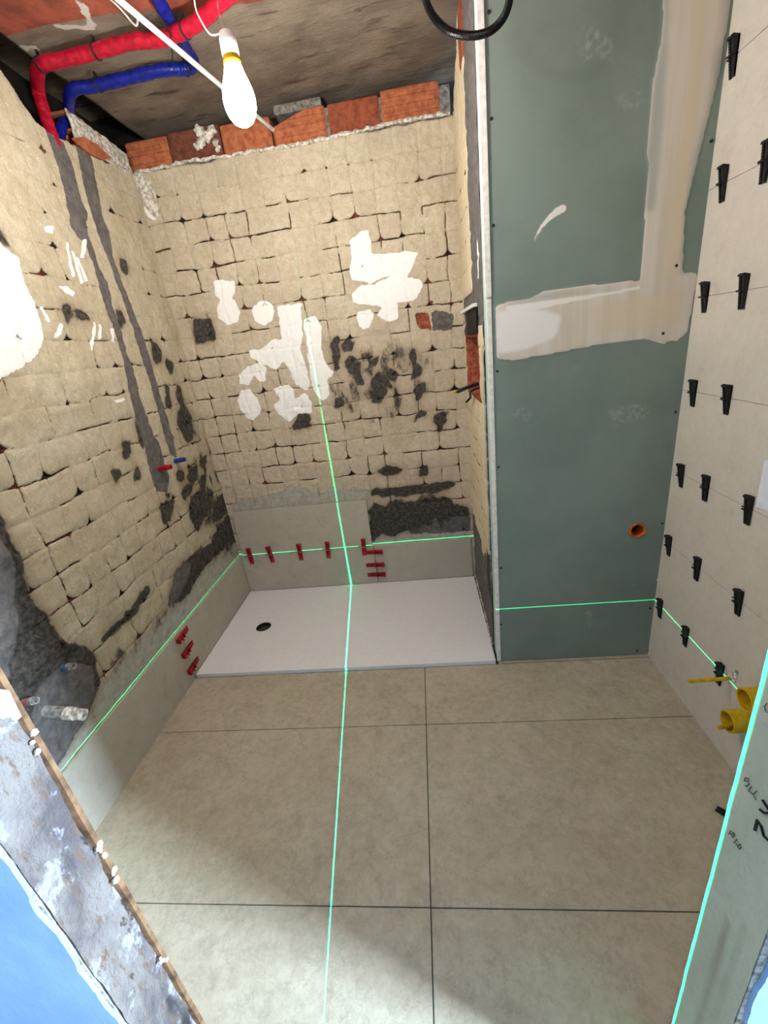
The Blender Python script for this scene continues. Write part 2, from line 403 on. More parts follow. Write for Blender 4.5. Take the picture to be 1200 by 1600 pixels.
def build_wall_back():
    st = .0036
    s = np.arange(-.02, 1.5, st); t = np.arange(0.0, ZT+.07, st)
    S, T = np.meshgrid(s, t, indexing='ij')
    white = [[(576,356),(580,397),(621,394),(640,392),(655,392),(644,416),(636,431),(610,431),(580,441),(550,437),(546,424),(550,405),(546,375),(561,362)],
      [(637,432),(658,436),(660,447),(651,467),(622,471),(622,486),(621,499),(607,503),(600,499),(589,494),(596,481),(570,475),(551,473),(549,460),(562,445),(585,443),(611,432)],
      [(561,488),(577,482),(583,490),(583,497),(577,512),(568,514),(561,509),(557,496)],
      [(332,441),(345,436),(364,439),(366,456),(360,466),(367,469),(373,488),(371,505),(356,507),(341,497),(337,482),(343,467),(334,460)],
      [(394,479),(409,469),(420,471),(427,484),(426,501),(412,509),(397,501),(392,490)],
      [(431,479),(450,475),(471,475),(469,490),(472,524),(469,542),(476,565),(484,599),(480,610),(461,602),(450,576),(442,565),(431,578),(412,571),(390,559),(388,548),(409,544),(424,531),(439,529),(437,505)],
      [(472,499),(491,494),(502,512),(501,539),(506,565),(521,584),(510,595),(514,617),(502,625),(493,617),(487,599),(484,580),(480,550)],
      [(371,586),(386,572),(405,567),(414,576),(414,595),(405,597),(397,587),(386,602),(373,601)],
      [(377,610),(388,608),(401,621),(407,644),(396,659),(384,655),(375,640),(369,625)],
      [(426,608),(450,601),(459,610),(461,625),(476,614),(487,629),(487,646),(465,647),(450,661),(435,647),(427,632),(437,625)],
      [(222,318),(228,322),(236,334),(245,334),(243,343),(236,342),(224,330)]]
    dark = [[(300,501),(328,499),(336,531),(306,535)], [(461,659),(472,646),(482,649),(484,670),(456,672)],
      [(514,535),(525,520),(530,539),(528,584),(521,582),(520,554),(512,542)], [(536,537),(547,524),(555,533),(549,546),(534,552)],
      [(538,562),(551,558),(561,565),(557,586),(544,584)], [(581,560),(593,556),(586,581)], [(602,586),(611,577),(622,584),(620,598),(605,596)],
      [(637,552),(649,544),(652,569),(662,572),(653,591),(640,600),(646,576)], [(578,597),(591,578),(595,595),(604,610),(595,630),(580,627),(584,606)],
      [(551,589),(562,586),(568,599),(554,604)], [(524,625),(534,618),(539,637),(520,639)], [(643,610),(662,598),(665,610),(651,627)],
      [(640,660),(656,641),(673,640),(660,653)], [(681,647),(703,646),(698,659),(686,679),(680,659)],
      [(590,741),(604,729),(628,732),(619,742)], [(656,732),(669,729),(668,741),(654,746)],
      [(581,766),(622,761),(660,759),(711,755),(711,763),(660,774),(619,776),(581,776)],
      [(577,797),(585,790),(607,796),(615,782),(630,786),(660,782),(675,780),(697,779),(712,790),(733,794),(734,806),(700,812),(655,815),(640,826),(620,840),(600,836),(580,848)]]
    grey = [[(640,828),(655,812),(735,800),(735,832),(640,836)], [(675,486),(707,488),(707,516),(675,516)]]
    lightp = [[(582,852),(588,835),(600,822),(612,818),(620,838),(640,828),(660,832),(690,826),(733,832),(735,850)],
      [(360,800),(362,790),(370,782),(400,778),(440,768),(448,760),(470,762),(500,772),(520,762),(540,766),(560,764),(580,768),(580,796)]]
    F = lambda P, e=2, w=.012: masks(S, T, 1, 0., P, 0, 2, e, w)
    A = {'white': F(white, 3, .009), 'dark': F(dark, 12, .022)*1.15, 'grey': F(grey), 'light': F(lightp)}
    A['dark'] = np.maximum(A['dark'], masks(S, T, 1, 0., dark[:1], 0, 2, 1, .002))
    if S[0, 0] > -.5:
        reg = np.exp(-((S-1.03)/.26)**2-((T-1.26)/.20)**2)*.95+np.clip(1-np.hypot((S-1.18)/.30, (T-.47)/.16), 0, 1)*1.9
    else:
        reg = np.exp(-((S+.14)/.20)**2-((T-.80)/.38)**2)*.9+np.exp(-((S+.95)/.75)**2-((T-.42-.02*np.sin(S*9))/.05)**2)*.5+np.clip(1-np.hypot((S+.02)/.14, (T-.42)/.2), 0, 1)
    fs = vnoise(S, T*.55, 26, 301, 5); A['dark'] = np.maximum(A['dark'], np.clip((reg*(fs-.36)*3.4), 0, 1)*.95*(reg > .06))*(1-A['white'])
    A['dirt'] = blur(A['dark'], 90)
    A['brick'] = F([[(648,490),(670,486),(674,515),(655,512)], [(672,470),(678,470),(676,478)]])
    crack, cor, pil, ij = lattice(S, T, .1055, .801, .8535, 31, 1.0)
    calm = np.clip((T-2.12)/.1, 0, 1)            # smooth strip under the plaster edge
    crack = crack-calm*.05
    low = np.clip((.30-T)/.05, 0, 1); crack = crack-low
    crack = crack-A['white']*.05-A['light']*.08-np.clip(A['dark'], 0, 1)*.02
    A['crack'] = np.clip(crack, -.2, .2); A['seam'] = cor
    rs = np.random.RandomState(8); tilt = (rs.rand(64, 64)-.5)*.004; lift = rs.rand(64, 64)*.003
    h = pil*.003+lift[ij]*.5*(1-calm)+(vnoise(S, T, 25, 3, 4)-.5)*.011
    h = h*(1-.8*A['light'])-np.clip(crack+.004, 0, .03)*.4+A['white']*.0015+np.where(A['dark'] > .5, -.003, 0)
    h = h-.7*A['brick']*.006
    edge = ZT+(vnoise(S, T*0, 14, 5, 3)-.5)*.02
    over = np.clip(T-edge, 0, 1)
    P = np.stack([S, .014-h+over*1.0, np.where(over > 0, edge, T)], -1)
    return struct(grid_obj('wall_back', S, T, P, A, M['wall_back']))
build_wall_back()

# ---------------------------------------------------------------- left wall
def build_wall_left():
    st = .0042
    s = np.arange(-1.95, .012, st); t = np.arange(0.0, 2.62, st)
    S, T = np.meshgrid(s, t, indexing='ij')
    grey = [[(75,200),(95,260),(108,310),(115,350),(128,372),(112,352),(140,385),(150,410),(165,470),(185,520),(195,560),(205,610),(215,650),(230,700),(238,740),(248,768),(265,770),(268,745),(262,730),(252,690),(240,670),(232,650),(222,620),(212,580),(200,545),(192,510),(180,480),(172,440),(160,420),(152,390),(142,365),(140,330),(128,300),(120,265),(105,225)],
      [(118,210),(130,260),(140,310),(150,345),(160,370),(175,410),(190,450),(200,480),(213,520),(226,560),(238,600),(250,640),(260,680),(270,712),(280,715),(274,685),(265,655),(256,625),(246,590),(236,555),(230,535),(218,500),(205,465),(195,440),(182,405),(176,370),(166,340),(158,300),(148,250),(135,220)],
      [(150,1095),(138,1120),(118,1160),(105,1180),(92,1205),(50,1150),(60,1080),(100,1030),(150,1040)],
      [(-40,830),(0,830),(25,880),(35,960),(20,1060),(-40,1060)],
      [(270,925),(275,895),(290,880),(302,878),(300,900),(285,930),(270,948)]]
    dark = [[(-60,780),(0,800),(15,820),(20,850),(40,870),(45,905),(60,940),(80,960),(95,985),(110,1005),(140,1010),(156,1035),(158,1070),(150,1095),(138,1120),(118,1160),(105,1180),(80,1205),(60,1200),(-60,1100)],
      [(365,800),(370,830),(350,860),(330,880),(312,900),(300,925),(280,945),(268,950),(270,925),(275,895),(290,880),(310,862),(330,850),(350,815)],
      [(232,912),(238,925),(215,958),(190,985),(165,1008),(158,1000),(190,970),(210,950)],
      [(103,476),(115,474),(119,500),(107,508)], [(183,483),(195,488),(202,507),(192,514)], [(238,533),(250,538),(257,560),(249,572),(241,555)],
      [(263,558),(273,565),(272,587),(263,575)], [(260,598),(269,603),(270,642),(262,637)], [(277,598),(287,605),(287,632),(279,627)],
      [(278,645),(290,628),(302,650),(304,692),(291,687),(283,670)], [(193,690),(207,686),(209,712),(200,718),(193,705)],
      [(176,735),(191,728),(194,750),(182,757),(176,745)], [(213,735),(223,726),(224,747),(214,750)], [(298,728),(309,726),(314,747),(300,757),(295,745)],
      [(314,715),(326,710),(324,737),(316,727)], [(318,745),(326,733),(324,762),(315,760)], [(253,790),(276,778),(272,800),(262,824),(256,810)],
      [(289,765),(306,743),(300,772),(289,782)], [(276,735),(290,732),(290,750),(278,752)], [(333,790),(355,765),(362,800),(338,817)],
      [(120,484),(130,482),(145,496),(140,503),(128,500)], [(213,650),(222,660),(232,700),(226,700)], [(190,400),(200,402),(204,420),(196,428)],
      [(0,352),(25,388),(20,392),(0,372)], [(40,432),(60,480),(64,500),(56,490)], [(298,780),(318,762),(330,800),(312,830),(300,812)],
      [(262,770),(270,768),(270,775),(262,778)]]
    white = [[(-60,350),(0,372),(12,388),(35,400),(42,440),(58,470),(66,500),(74,530),(60,556),(40,575),(0,596),(-60,600)],
      [(107,378),(112,376),(121,430),(117,434)], [(116,388),(121,390),(136,440),(130,444)], [(124,398),(129,402),(142,436),(138,440)],
      [(148,503),(152,503),(150,547),(145,547)], [(155,506),(160,506),(161,530),(156,532)],
      [(132,373),(138,370),(139,402),(130,404)], [(95,447),(108,445),(122,455),(120,463),(104,456)], [(84,527),(100,503),(106,508),(95,533)],
      [(66,478),(72,476),(82,500),(80,506)], [(176,512),(184,514),(182,536),(176,532)], [(180,625),(196,620),(198,624),(183,630)], [(74,352),(88,350),(88,362),(78,364)]]
    lightp = [[(378,858),(375,872),(235,1042),(150,1145),(92,1215),(84,1205),(118,1160),(140,1120),(160,1085),(185,1040),(220,1002),(245,975),(272,950),(290,930),(305,912),(320,890),(350,868),(365,840)]]
    F = lambda P, e=2, w=.008: masks(S, T, 0, 0., P, 1, 2, e, w)
    A = {'white': F(white, 2, .006), 'dark': F(dark, 10, .020)*1.12, 'grey': F(grey, 3), 'light': F(lightp)}
    if S[0, 0] > -.5:
        reg = np.exp(-((S-1.03)/.26)**2-((T-1.26)/.20)**2)*.95+np.clip(1-np.hypot((S-1.18)/.30, (T-.47)/.16), 0, 1)*1.9
    else:
        reg = np.exp(-((S+.14)/.20)**2-((T-.80)/.38)**2)*.9+np.exp(-((S+.95)/.75)**2-((T-.42-.02*np.sin(S*9))/.05)**2)*.5+np.clip(1-np.hypot((S+.02)/.14, (T-.42)/.2), 0, 1)
    fs = vnoise(S, T*.55, 26, 301, 5); A['dark'] = np.maximum(A['dark'], np.clip((reg*(fs-.36)*3.4), 0, 1)*.95*(reg > .06))*(1-A['white'])
    A['dirt'] = blur(A['dark'], 90)
    A['dark'] = A['dark']*(1-.8*A['grey'])
    speck = vnoise(S, T, 30, 77, 3)
    A['white'] = np.maximum(A['white']*(.70+.8*(speck-.3)), 0)
    A['brick'] = F([[(0,590),(10,588),(8,596),(0,596)]], 1)
    crack, cor, pil, ij = lattice(S, T, .1055, -.785, .8535, 52, .95)
    calm = np.clip((T-1.62)/.25, 0, 1)
    crack = crack-calm*.018
    low = np.clip((.31-T)/.05, 0, 1); crack = crack-low-A['white']*.03-A['light']*.08-A['grey']*.1-A['dark']*.01
    A['crack'] = np.clip(crack, -.2, .2); A['seam'] = cor
    rs = np.random.RandomState(9); lift = rs.rand(64, 64)*.003
    big = masks(S, T, 0, 0., [dark[0]], 1, 2, 8)
    h = pil*.003*(1-.6*calm)+lift[ij]*.5*(1-calm)+(vnoise(S, T, 22, 13, 4)-.5)*.012
    h = h*(1-.6*A['light'])*(1-.5*A['grey'])-np.clip(crack+.004, 0, .03)*.4+A['white']*.0015
    h = h+A['grey']*.002+big*(vnoise(S, T, 14, 23, 4)-.42)*.035
    # broken top edge: lower towards the back corner, then rising towards the door
    ys = np.array([-2.0, -.74, -.66, -.60, -.56, -.41, -.38, 0, .02]); zs = np.array([2.60, 2.56, 2.44, 2.35, 2.31, 2.30, 2.312, 2.325, 2.325])
    edge = np.interp(S, ys, zs)+(vnoise(S, T*0, 26, 15, 3)-.5)*.022
    over = np.clip(T-edge, 0, .05)
    P = np.stack([-.014+h-over*.9, S, np.where(over > 0, edge, T)], -1)
    ok = T < edge+.046
    return struct(grid_obj('wall_left', S, T, P, A, M['wall_left'], ok))
build_wall_left()

# ---------------------------------------------------------------- side of the shaft (x = XP), seen at a grazing angle
def build_shaft_side():
    st = .005
    s = np.arange(YP+.085, .016, st); t = np.arange(0.0, 2.56, st)
    S, T = np.meshgrid(s, t, indexing='ij')
    def R(y0, y1, z0, z1): return ((S > y0) & (S < y1) & (T > z0) & (T < z1)).astype(float)
    wob = (vnoise(S*0, T, 8, 4, 3)-.5)*.12
    grey = ((S < -.40+wob) & (T > 1.46)).astype(float)
    grey = np.maximum(grey, R(-.62, -.05, 1.46, 1.60))
    grey = np.maximum(grey, ((T < .46-.25*np.clip(-S-.25, 0, .5)+(vnoise(S, T*0, 14, 6, 2)-.5)*.1)).astype(float))
    A = {'grey': blur(grey, 2), 'white': blur(R(-.60, -.55, 1.62, 1.75)*.8, 2), 'light': blur(R(YP, -.62, .0, 1.4)*.7, 2)}
    A['brick'] = blur(np.maximum(R(-.52, -.07, 1.16, 1.44), ((T > 2.32) & (S < -.3)).astype(float)), 1)
    A['dark'] = blur(np.maximum(R(-.66, -.52, .25, .5)*.9, R(-.48, -.05, 1.43, 1.47)), 2)  # upper strip paints the shade at the top of the recess
    crack, cor, pil, ij = lattice(S, T, .1055, 0, .8535, 77, .8)
    crack = crack-(A['grey']+A['brick'])*.1-np.clip((T-1.5)/.3, 0, 1)*.02
    A['crack'] = np.clip(crack, -.2, .2); A['seam'] = cor
    box = R(-.50, -.09, 1.18, 1.42)
    h = pil*.004+(vnoise(S, T, 20, 33, 4)-.5)*.008-blur(box, 1)*.05-A['grey']*.004*(T > 1.4)
    edge = np.interp(S, [-.7, -.3, -.16, 0, .02], [2.56, 2.50, 2.42, 2.335, 2.33])+(vnoise(S, T*0, 26, 19, 3)-.5)*.02
    ok = T < edge
    P = np.stack([XP+.006-h, S, T], -1)
    return struct(grid_obj('wall_shaft', S, T, P, A, M['wall_shaft'], ok))
build_shaft_side()

# ---------------------------------------------------------------- green moisture board with joint compound
def build_green_board():
    n = NT('moisture_board', .75)
    z = n.noise(3, 4); z2 = n.noise(60, 4, off=3); z3 = n.noise(260, 2, off=5)
    c = n.mix(n.step(z, .3, .7), srgb(134, 149, 140), srgb(121, 136, 127))
    c = n.mix(n.math('MULTIPLY', n.step(z3, .55, .75), .25), c, srgb(150, 172, 166))
    c = n.mix(n.math('MULTIPLY', n.math('MULTIPLY', n.attr('scuff'), n.step(z2, .4, .7)), .16), c, srgb(200, 210, 202))
    st_ = n.noise(26, 4, .6, (1, 1, .06), 7)
    comp = n.mix(n.step(st_, .35, .65), srgb(224, 217, 205), srgb(214, 204, 186))
    comp = n.mix(n.math('MULTIPLY', n.attr('tape'), .6), comp, srgb(222, 208, 176))
    comp = n.mix(n.math('MULTIPLY', n.attr('thin'), .62), comp, srgb(150, 166, 162))
    c = n.mix(n.mask('comp', .25, 30, .08, 3, 2), c, comp)
    c = n.mix(n.mask('wht', .3, 40, .22, 3, 4), c, srgb(240, 238, 230))
    n.col(c); n.bump(n.math('ADD', z2, n.math('MULTIPLY', n.attr('comp'), .8)), .12, .002)
    st = .0042
    s = np.arange(XP+.02, XR+.004, st); t = np.arange(0.004, 2.72, st)
    S, T = np.meshgrid(s, t, indexing='ij')
    F = lambda P, e=2: masks(S, T, 1, YP, P, 0, 2, e)
    comp = [[(1038,-60),(1034,60),(1028,85),(1020,130),(1010,240),(1013,255),(1008,330),(1003,400),(1000,438),(960,442),(900,448),(850,455),(825,468),(800,470),(775,478),(776,560),(800,563),(850,555),(900,545),(950,536),(1010,530),(1030,536),(1038,538),(1045,532),(1058,533),(1074,518),(1090,430),(1066,427),(1070,330),(1100,210),(1122,120),(1140,10),(1150,-60)],
            [(1066,427),(1088,426),(1090,440),(1066,440)]]
    thin = [[(1038,-60),(1034,60),(1028,85),(1020,130),(1010,240),(1008,330),(1022,330),(1036,180),(1044,60),(1048,-60)],
            [(1130,-60),(1128,60),(1110,150),(1082,250),(1070,330),(1062,427),(1080,427),(1084,300),(1112,210),(1130,110),(1142,0),(1144,-60)],
            [(800,470),(850,458),(920,452),(960,450),(860,466),(790,480)]]
    tape = [[(1080,-60),(1076,120),(1058,250),(1036,430),(1060,430),(1076,260),(1096,120),(1104,-60)], [(920,478),(1070,450),(1066,500),(930,525)]]
    wht = [[(786,478),(860,468),(960,455),(1000,446),(1000,452),(900,470),(800,492)], [(774,484),(830,478),(880,490),(870,530),(820,548),(776,556)],
           [(886,323),(882,331),(872,336),(858,345),(846,358),(838,372),(833,385),(836,368),(846,350),(858,336),(868,324),(880,320)],
           [(1026,905),(1030,903),(1030,908),(1026,908)]]
    scuff = [[(910,40),(935,38),(955,60),(960,100),(930,85),(918,105),(905,90)], [(960,150),(1000,140),(1005,165),(975,175)], [(950,640),(1000,630),(1020,650),(960,665)],
             [(798,640),(830,635),(830,655),(806,655)], [(915,955),(925,955),(928,980),(918,982)], [(985,905),(995,915),(992,925)]]
    A = {'comp': F(comp), 'thin': F(thin, 8), 'tape': F(tape, 5), 'wht': np.maximum(F(wht[1:2], 22)*.75, F(wht[:1]+wht[2:], 2)), 'scuff': F(scuff, 6)*1.6}
    h = A['comp']*.002+(vnoise(S, T, 5, 3, 2)-.5)*.002
    hx, hz, hr = 2.062, .628, .031
    ok = np.hypot(S+st/2-hx, T+st/2-hz) > hr
    P = np.stack([S, YP-h, T], -1)
    return struct(grid_obj('wall_panel', S, T, P, A, n.m, ok))
build_green_board()
m = MB(); m.box((XP+.008, YP+.003, .004), (XP+.021, YP+.088, 2.72)); m.box((XP+.021, YP+.0125, .004), (XP+.03, YP+.016, 2.72))
struct(m.build('trim_1', simple('board_edge', srgb(170, 196, 188), srgb(188, 208, 200), .8, 30)))
# white gypsum edge along the front corner, two lengths butted at a joint
m = MB(); m.box((XP+.002, YP-.004, 1.545), (XP+.022, YP+.010, 2.72), .0015); m.box((XP+.005, YP-.003, .004), (XP+.021, YP+.010, 1.538), .0015)
struct(m.build('trim_2', M['board_core']))
m = MB(); m.box((XP+.03, YP+.05, -.02), (XR+.02, YP+.06, 2.72))
struct(m.build('wall_behind', M['dark_void']))

# ---------------------------------------------------------------- right wall of large tiles in 0.2925 m rows
m = MB(); z = -.0045
rows = [TT+.2925*k for k in range(-1, 9)]
for a, b in zip(rows, rows[1:]):
    m.box((XR, YP+.012, max(a+.0012, -.01)), (XR+.01, YF0+.0, b-.0012), .0008)
struct(m.build('wall_right', M['tile_wall']))
m = MB(); m.box((XR+.0035, YP+.012, -.02), (XR+.12, YF0, 2.75)); struct(m.build('wall_right_backing', M['grout']))

# ---------------------------------------------------------------- floor: 0.6 x 1.2 m tiles with open dark joints
m = MB(); g = .0016
ylines = [-.772, -1.096, -1.696, -2.296, -2.896]
for a, b in zip(ylines, ylines[1:]):
    for x0, x1 in ((-.045, 1.154), (1.154, 2.354)):
        m.box((x0+g, b+g, -.012), (min(x1, XR+.02)-g, a-g, 0), .0006)
m.box((1.5, -.769, -.012), (XR+.02, -.74, 0))
struct(m.build('floor', M['floor']))
m = MB(); m.box((-.3, -3.2, -.06), (XR+3, .3, -.0045)); struct(m.build('floor_screed', M['grout']))

# ---------------------------------------------------------------- front wall with the rough doorway the photo looks through
def rough_mat(name, kind):
    n = NT(name, .9)
    z1 = n.noise(9, 5, .6, (1, 1, .5)); z2 = n.noise(30, 6, .7, (1.0, 2.0, .6), 5); z3 = n.noise(120, 4, off=8)
    if kind == 'reveal':
        c = n.mix(n.step(z1, .38, .6), srgb(134, 126, 122), srgb(92, 84, 86))
        c = n.mix(n.step(z2, .52, .66), c, srgb(112, 90, 74))
        c = n.mix(n.step(n.noise(14, 5, .7, (1, 1, .8), 12), .52, .62), c, srgb(158, 156, 166))
        c = n.mix(n.step(n.noise(20, 4, .7, (1, 1, .4), 31), .62, .68), c, srgb(62, 56, 54))
        c = n.mix(n.mask('stain', .9, 22, .2, 5, 3, (1, 1, .5)), c, srgb(58, 54, 56))
        n.bump(n.math('ADD', z2, z3), .8, .008)
    elif kind == 'board':
        c = n.mix(n.step(z1, .35, .65), srgb(176, 184, 166), srgb(162, 168, 150))
        c = n.mix(n.math('MULTIPLY', n.attr('stain'), .75), c, srgb(120, 106, 90))
        c = n.mix(n.math('MULTIPLY', n.step(z3, .5, .7), .25), c, srgb(130, 130, 116))
        n.bump(z3, .3, .002)
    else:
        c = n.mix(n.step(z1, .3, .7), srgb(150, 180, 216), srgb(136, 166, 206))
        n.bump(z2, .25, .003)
    n.col(c); return n.m
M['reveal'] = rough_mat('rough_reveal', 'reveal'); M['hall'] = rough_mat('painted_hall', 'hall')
def ragged(name, x_edge, x_far, seed, mat):
    """hall face of the front wall with a chipped edge at the doorway"""
    ts = np.arange(-.02, 2.3, .012); rs = np.random.RandomState(seed)
    nz = vnoise(ts*0, ts, 18, seed, 4)
    sgn = 1 if x_far > x_edge else -1
    pts = [(x_edge+sgn*(.002+.022*float(q)), YF1-.006, float(t)) for q, t in zip(nz, ts)]
    m = MB()
    bm = m.bm; prev_ = None
    for p in pts:
        ring = [bm.verts.new(p), bm.verts.new((p[0]-sgn*.0015, YF1+.0, p[2])), bm.verts.new((x_far, YF1, p[2])), bm.verts.new((x_far, YF1-.006, p[2]))]
        if prev_:
            for k in range(4): bm.faces.new((prev_[k], prev_[(k+1) % 4], ring[(k+1) % 4], ring[k]))
        prev_ = ring
    return m.build(name, mat)
def reveal_mesh(name, x, sgn, mat, lean=0, seed=1):
    st = .006
    s = np.arange(YF1, YF0+.001, st); t = np.arange(-.01, 2.3, st)
    S, T = np.meshgrid(s, t, indexing='ij')
    h = (vnoise(S, T, 16, seed, 4)-.5)*(.016 if sgn > 0 else .002)
    xx = x+sgn*h+lean*(1-np.clip(T, 0, 1.1)/1.1)
    v = (S-YF1)/(YF0-YF1)
    stain = np.exp(-((v-.50-(T-.3)*.05)/.07)**2)*(T < .62)*.9*(vnoise(S, T, 9, 3, 3)*1.2)+np.exp(-((v-.28)/.04)**2)*(T < .66)*.8*vnoise(S, T, 12, 7, 3)
    stain += np.exp(-(((v-.55)/.05)**2))*(T > .70)*.8*(vnoise(S, T, 7, 12, 3) > .48)
    if sgn > 0: stain = np.clip(.95-np.abs(v-.72)/.35, 0, 1)*np.clip((.46-T)/.25, 0, 1)*(.4+vnoise(S, T, 11, 44, 3))+.75*(np.abs(v-.55-.3*(T-.75)) < .2)*(np.abs(T-.78) < .10)*vnoise(S, T, 10, 47, 3)
    return grid_obj(name, S, T, np.stack([xx, S, T], -1), {'stain': np.clip(stain, 0, 1)}, mat)
m = MB(); m.box((-.3, YF1+.0005, -.05), (XL-.007, YF0, 2.75)); struct(m.build('wall_front', M['plaster']))
struct(reveal_mesh('wall_front_reveal', XL-.002, 1, M['reveal'], .008, 3))
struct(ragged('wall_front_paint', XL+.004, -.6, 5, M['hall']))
m = MB(); m.box((XRJ+.003, YF1+.0005, -.05), (XR+.4, YF0, 2.75)); struct(m.build('wall_entry', M['plaster']))
board = struct(reveal_mesh('wall_entry_reveal', XRJ, -1, rough_mat('jamb_board', 'board'), 0, 6))
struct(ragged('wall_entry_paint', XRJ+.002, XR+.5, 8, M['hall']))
m = MB(); m.box((XL-.1, YF1, 2.12), (XRJ+.1, YF0, 2.75)); struct(m.build('wall_lintel', M['mortar']))
# wooden strip nailed on the inner edge of the left reveal
m = MB()
pts = smooth_path([(XL+.010+.006*(1-z), YF0-.004, z) for z in (-.01, .2, .4, .6, .8, 1.0, 1.2, 1.5, 2.1)], 4)
bm = m.bm; pr = None
for k, p in enumerate(pts):
    w = .006+.0006*math.sin(k*1.7)+.001*math.sin(k*.6)
    ring = [bm.verts.new((p.x-.02, p.y-w, p.z)), bm.verts.new((p.x, p.y-w*.8, p.z)), bm.verts.new((p.x+.001, p.y+.003, p.z)), bm.verts.new((p.x-.02, p.y+.003, p.z))]
    if pr:
        for q in range(4): bm.faces.new((pr[q], pr[(q+1) % 4], ring[(q+1) % 4], ring[q]))
    pr = ring
t = tag(m.build('wooden_strip', M['wood']), 'narrow brown wooden strip along the inner edge of the rough left doorway', 'strip')
for k, zz in enumerate((.96, .70, .64, .36)):
    m = MB()
    for q in range(5):
        a = random.uniform(-.012, .012); b = random.uniform(-.02, .02); s_ = random.uniform(.003, .007)
        r = bmesh.ops.create_icosphere(m.bm, subdivisions=1, radius=s_)
        for v in r['verts']: v.co += Vector((XL+.014+.006*(1-zz)-.004, YF0-.010+a*.5, zz+b))
    o = m.build('plaster_crumb', M['plaster'], t)
# handwriting on the right reveal, strokes traced on the board plane
def strokes(name, lines, r, mat, parent, x, lab=None):
    m = MB()
    for L in lines:
        P = [bp(u, v, 0, x) for u, v in L]
        P = [(x-.0005, p[1], p[2]) for p in P]
        m.tube(P, r, 6)
    o = m.build(name, mat, parent)
    if lab: o['label'] = lab
    return o
strokes('number_775', [[(1171,1217),(1165,1215),(1163,1221),(1167,1220),(1170,1221),(1171,1225),(1167,1229),(1164,1227)], [(1170,1235),(1175,1229)], [(1170,1235),(1176,1241)],
                       [(1177,1241),(1183,1236)], [(1177,1241),(1182,1250)]], .0006, M['pencil'], board, XRJ-.001, 'pencilled number 775')
strokes('number_615', [[(1143,1298),(1139,1303),(1143,1304),(1147,1301),(1148,1305),(1144,1308)], [(1147,1317),(1152,1312)],
                       [(1150,1318),(1156,1327),(1159,1324),(1157,1319),(1153,1323),(1155,1326)]], .0006, M['pencil'], board, XRJ-.001, 'pencilled number 615')
strokes('marker_sign', [[(1192,1250),(1202,1266)], [(1188,1265),(1194,1270),(1206,1271)], [(1180,1297),(1184,1282),(1190,1291),(1194,1306),(1206,1318)]], .0017, M['pen'], board, XRJ-.001, 'black marker strokes')
m = MB(); Q = [bp(u, v, 0, XL+.004) for u, v in [(-20,1075),(0,1078),(14,1080),(26,1102),(28,1120),(18,1128),(8,1118),(0,1124),(-20,1120)]]
m.poly([(XL-.004, q[1], q[2]) for q in Q], (.014, 0, 0))
tag(m.build('plaster_dab', M['plaster']), 'white plaster dab smeared across the top of the wooden strip', 'plaster')
strokes('pencil_mark', [[(1199,1099),(1195,1104),(1197,1112),(1202,1113)]], .0006, M['pencil'], board, XRJ-.001)

# ---------------------------------------------------------------- ceiling slab
def build_ceiling():
    n = NT('raw_slab', .9)
    z1 = n.noise(4, 5, .6, (1, 1.6, 1)); z2 = n.noise(34, 6, .7, (1, 2.4, 1), 4); z3 = n.noise(9, 5, .6, (.5, 2.5, 1), 9)
    c = n.mix(n.step(z1, .35, .65), srgb(142, 128, 112), srgb(112, 98, 86))
    c = n.mix(n.step(z3, .56, .70), c, srgb(84, 70, 60))
    c = n.mix(n.math('MULTIPLY', n.step(z2, .55, .72), .5), c, srgb(160, 148, 130))
    tr = n.mix(n.step(n.noise(12, 5, .6, off=6), .35, .7), srgb(160, 84, 64), srgb(116, 60, 48))
    c = n.mix(n.mask('terra', .5, 14, .1, 5, 3), c, tr)
    c = n.mix(n.mask('scale', .9, 50, .1, 5, 7), c, srgb(190, 184, 176))
    n.col(c); n.bump(n.math('ADD', z2, z3), .6, .008)
    st = .012
    s = np.arange(-.3, XR+.1, st); t = np.arange(YF0, .3, st)
    S, T = np.meshgrid(s, t, indexing='ij')
    F = lambda P, e=2: masks(S, T, 2, ZC, P, 0, 1, e)
    terra = ((T < np.interp(S, [0, .35, .6, .85, .9, 3], [-.60, -.60, -.53, -.50, -.62, -.62])) & (S < 3)).astype(float)
    A = {'terra': blur(terra, 1), 'scale': F([[(0,72),(60,70),(66,90),(20,95),(0,85)], [(80,40),(150,36),(150,44),(90,48)], [(118,0),(135,4),(145,34),(136,36),(124,12)], [(60,112),(85,114),(84,120),(64,119)]], 1)*.9}
    h = (vnoise(S, T, 6, 41, 4)-.5)*.02+(S < .0)*.12
    return struct(grid_obj('ceiling', S, T, np.stack([S, T, ZC+h], -1), A, n.m))
build_ceiling()
m = MB(); m.box((-.32, YF1, 2.80), (XR+.3, .35, 2.86)); struct(m.build('ceiling_cover', M['dark_void']))
m = MB(); m.box((-.36, YF0, -.05), (-.26, .3, 2.8)); struct(m.build('wall_left_core', M['dark_void']))
m = MB(); m.box((-.3, .20, -.05), (XR, .28, 2.8)); struct(m.build('wall_back_core', M['dark_void']))

# white broken plaster edge under the bricks
m = MB(); rs = random.Random(5)
pts = [(-.01+x*1.49, .012+rs.uniform(-.004, .004), ZT+.006*math.sin(x*9)+rs.uniform(-.004, .004)+.004) for x in np.linspace(0, 1, 90)]
m.tube(pts, [rs.uniform(.005, .0105) for _ in pts], 7)
pts = [(-.012+rs.uniform(-.003, .003), -.16+.17*x, ZT-.006+rs.uniform(-.004, .004)) for x in np.linspace(0, 1, 14)]
m.tube(pts, [rs.uniform(.004, .010) for _ in pts], 7)
struct(m.build('trim_3', M['plaster'], smooth=True))
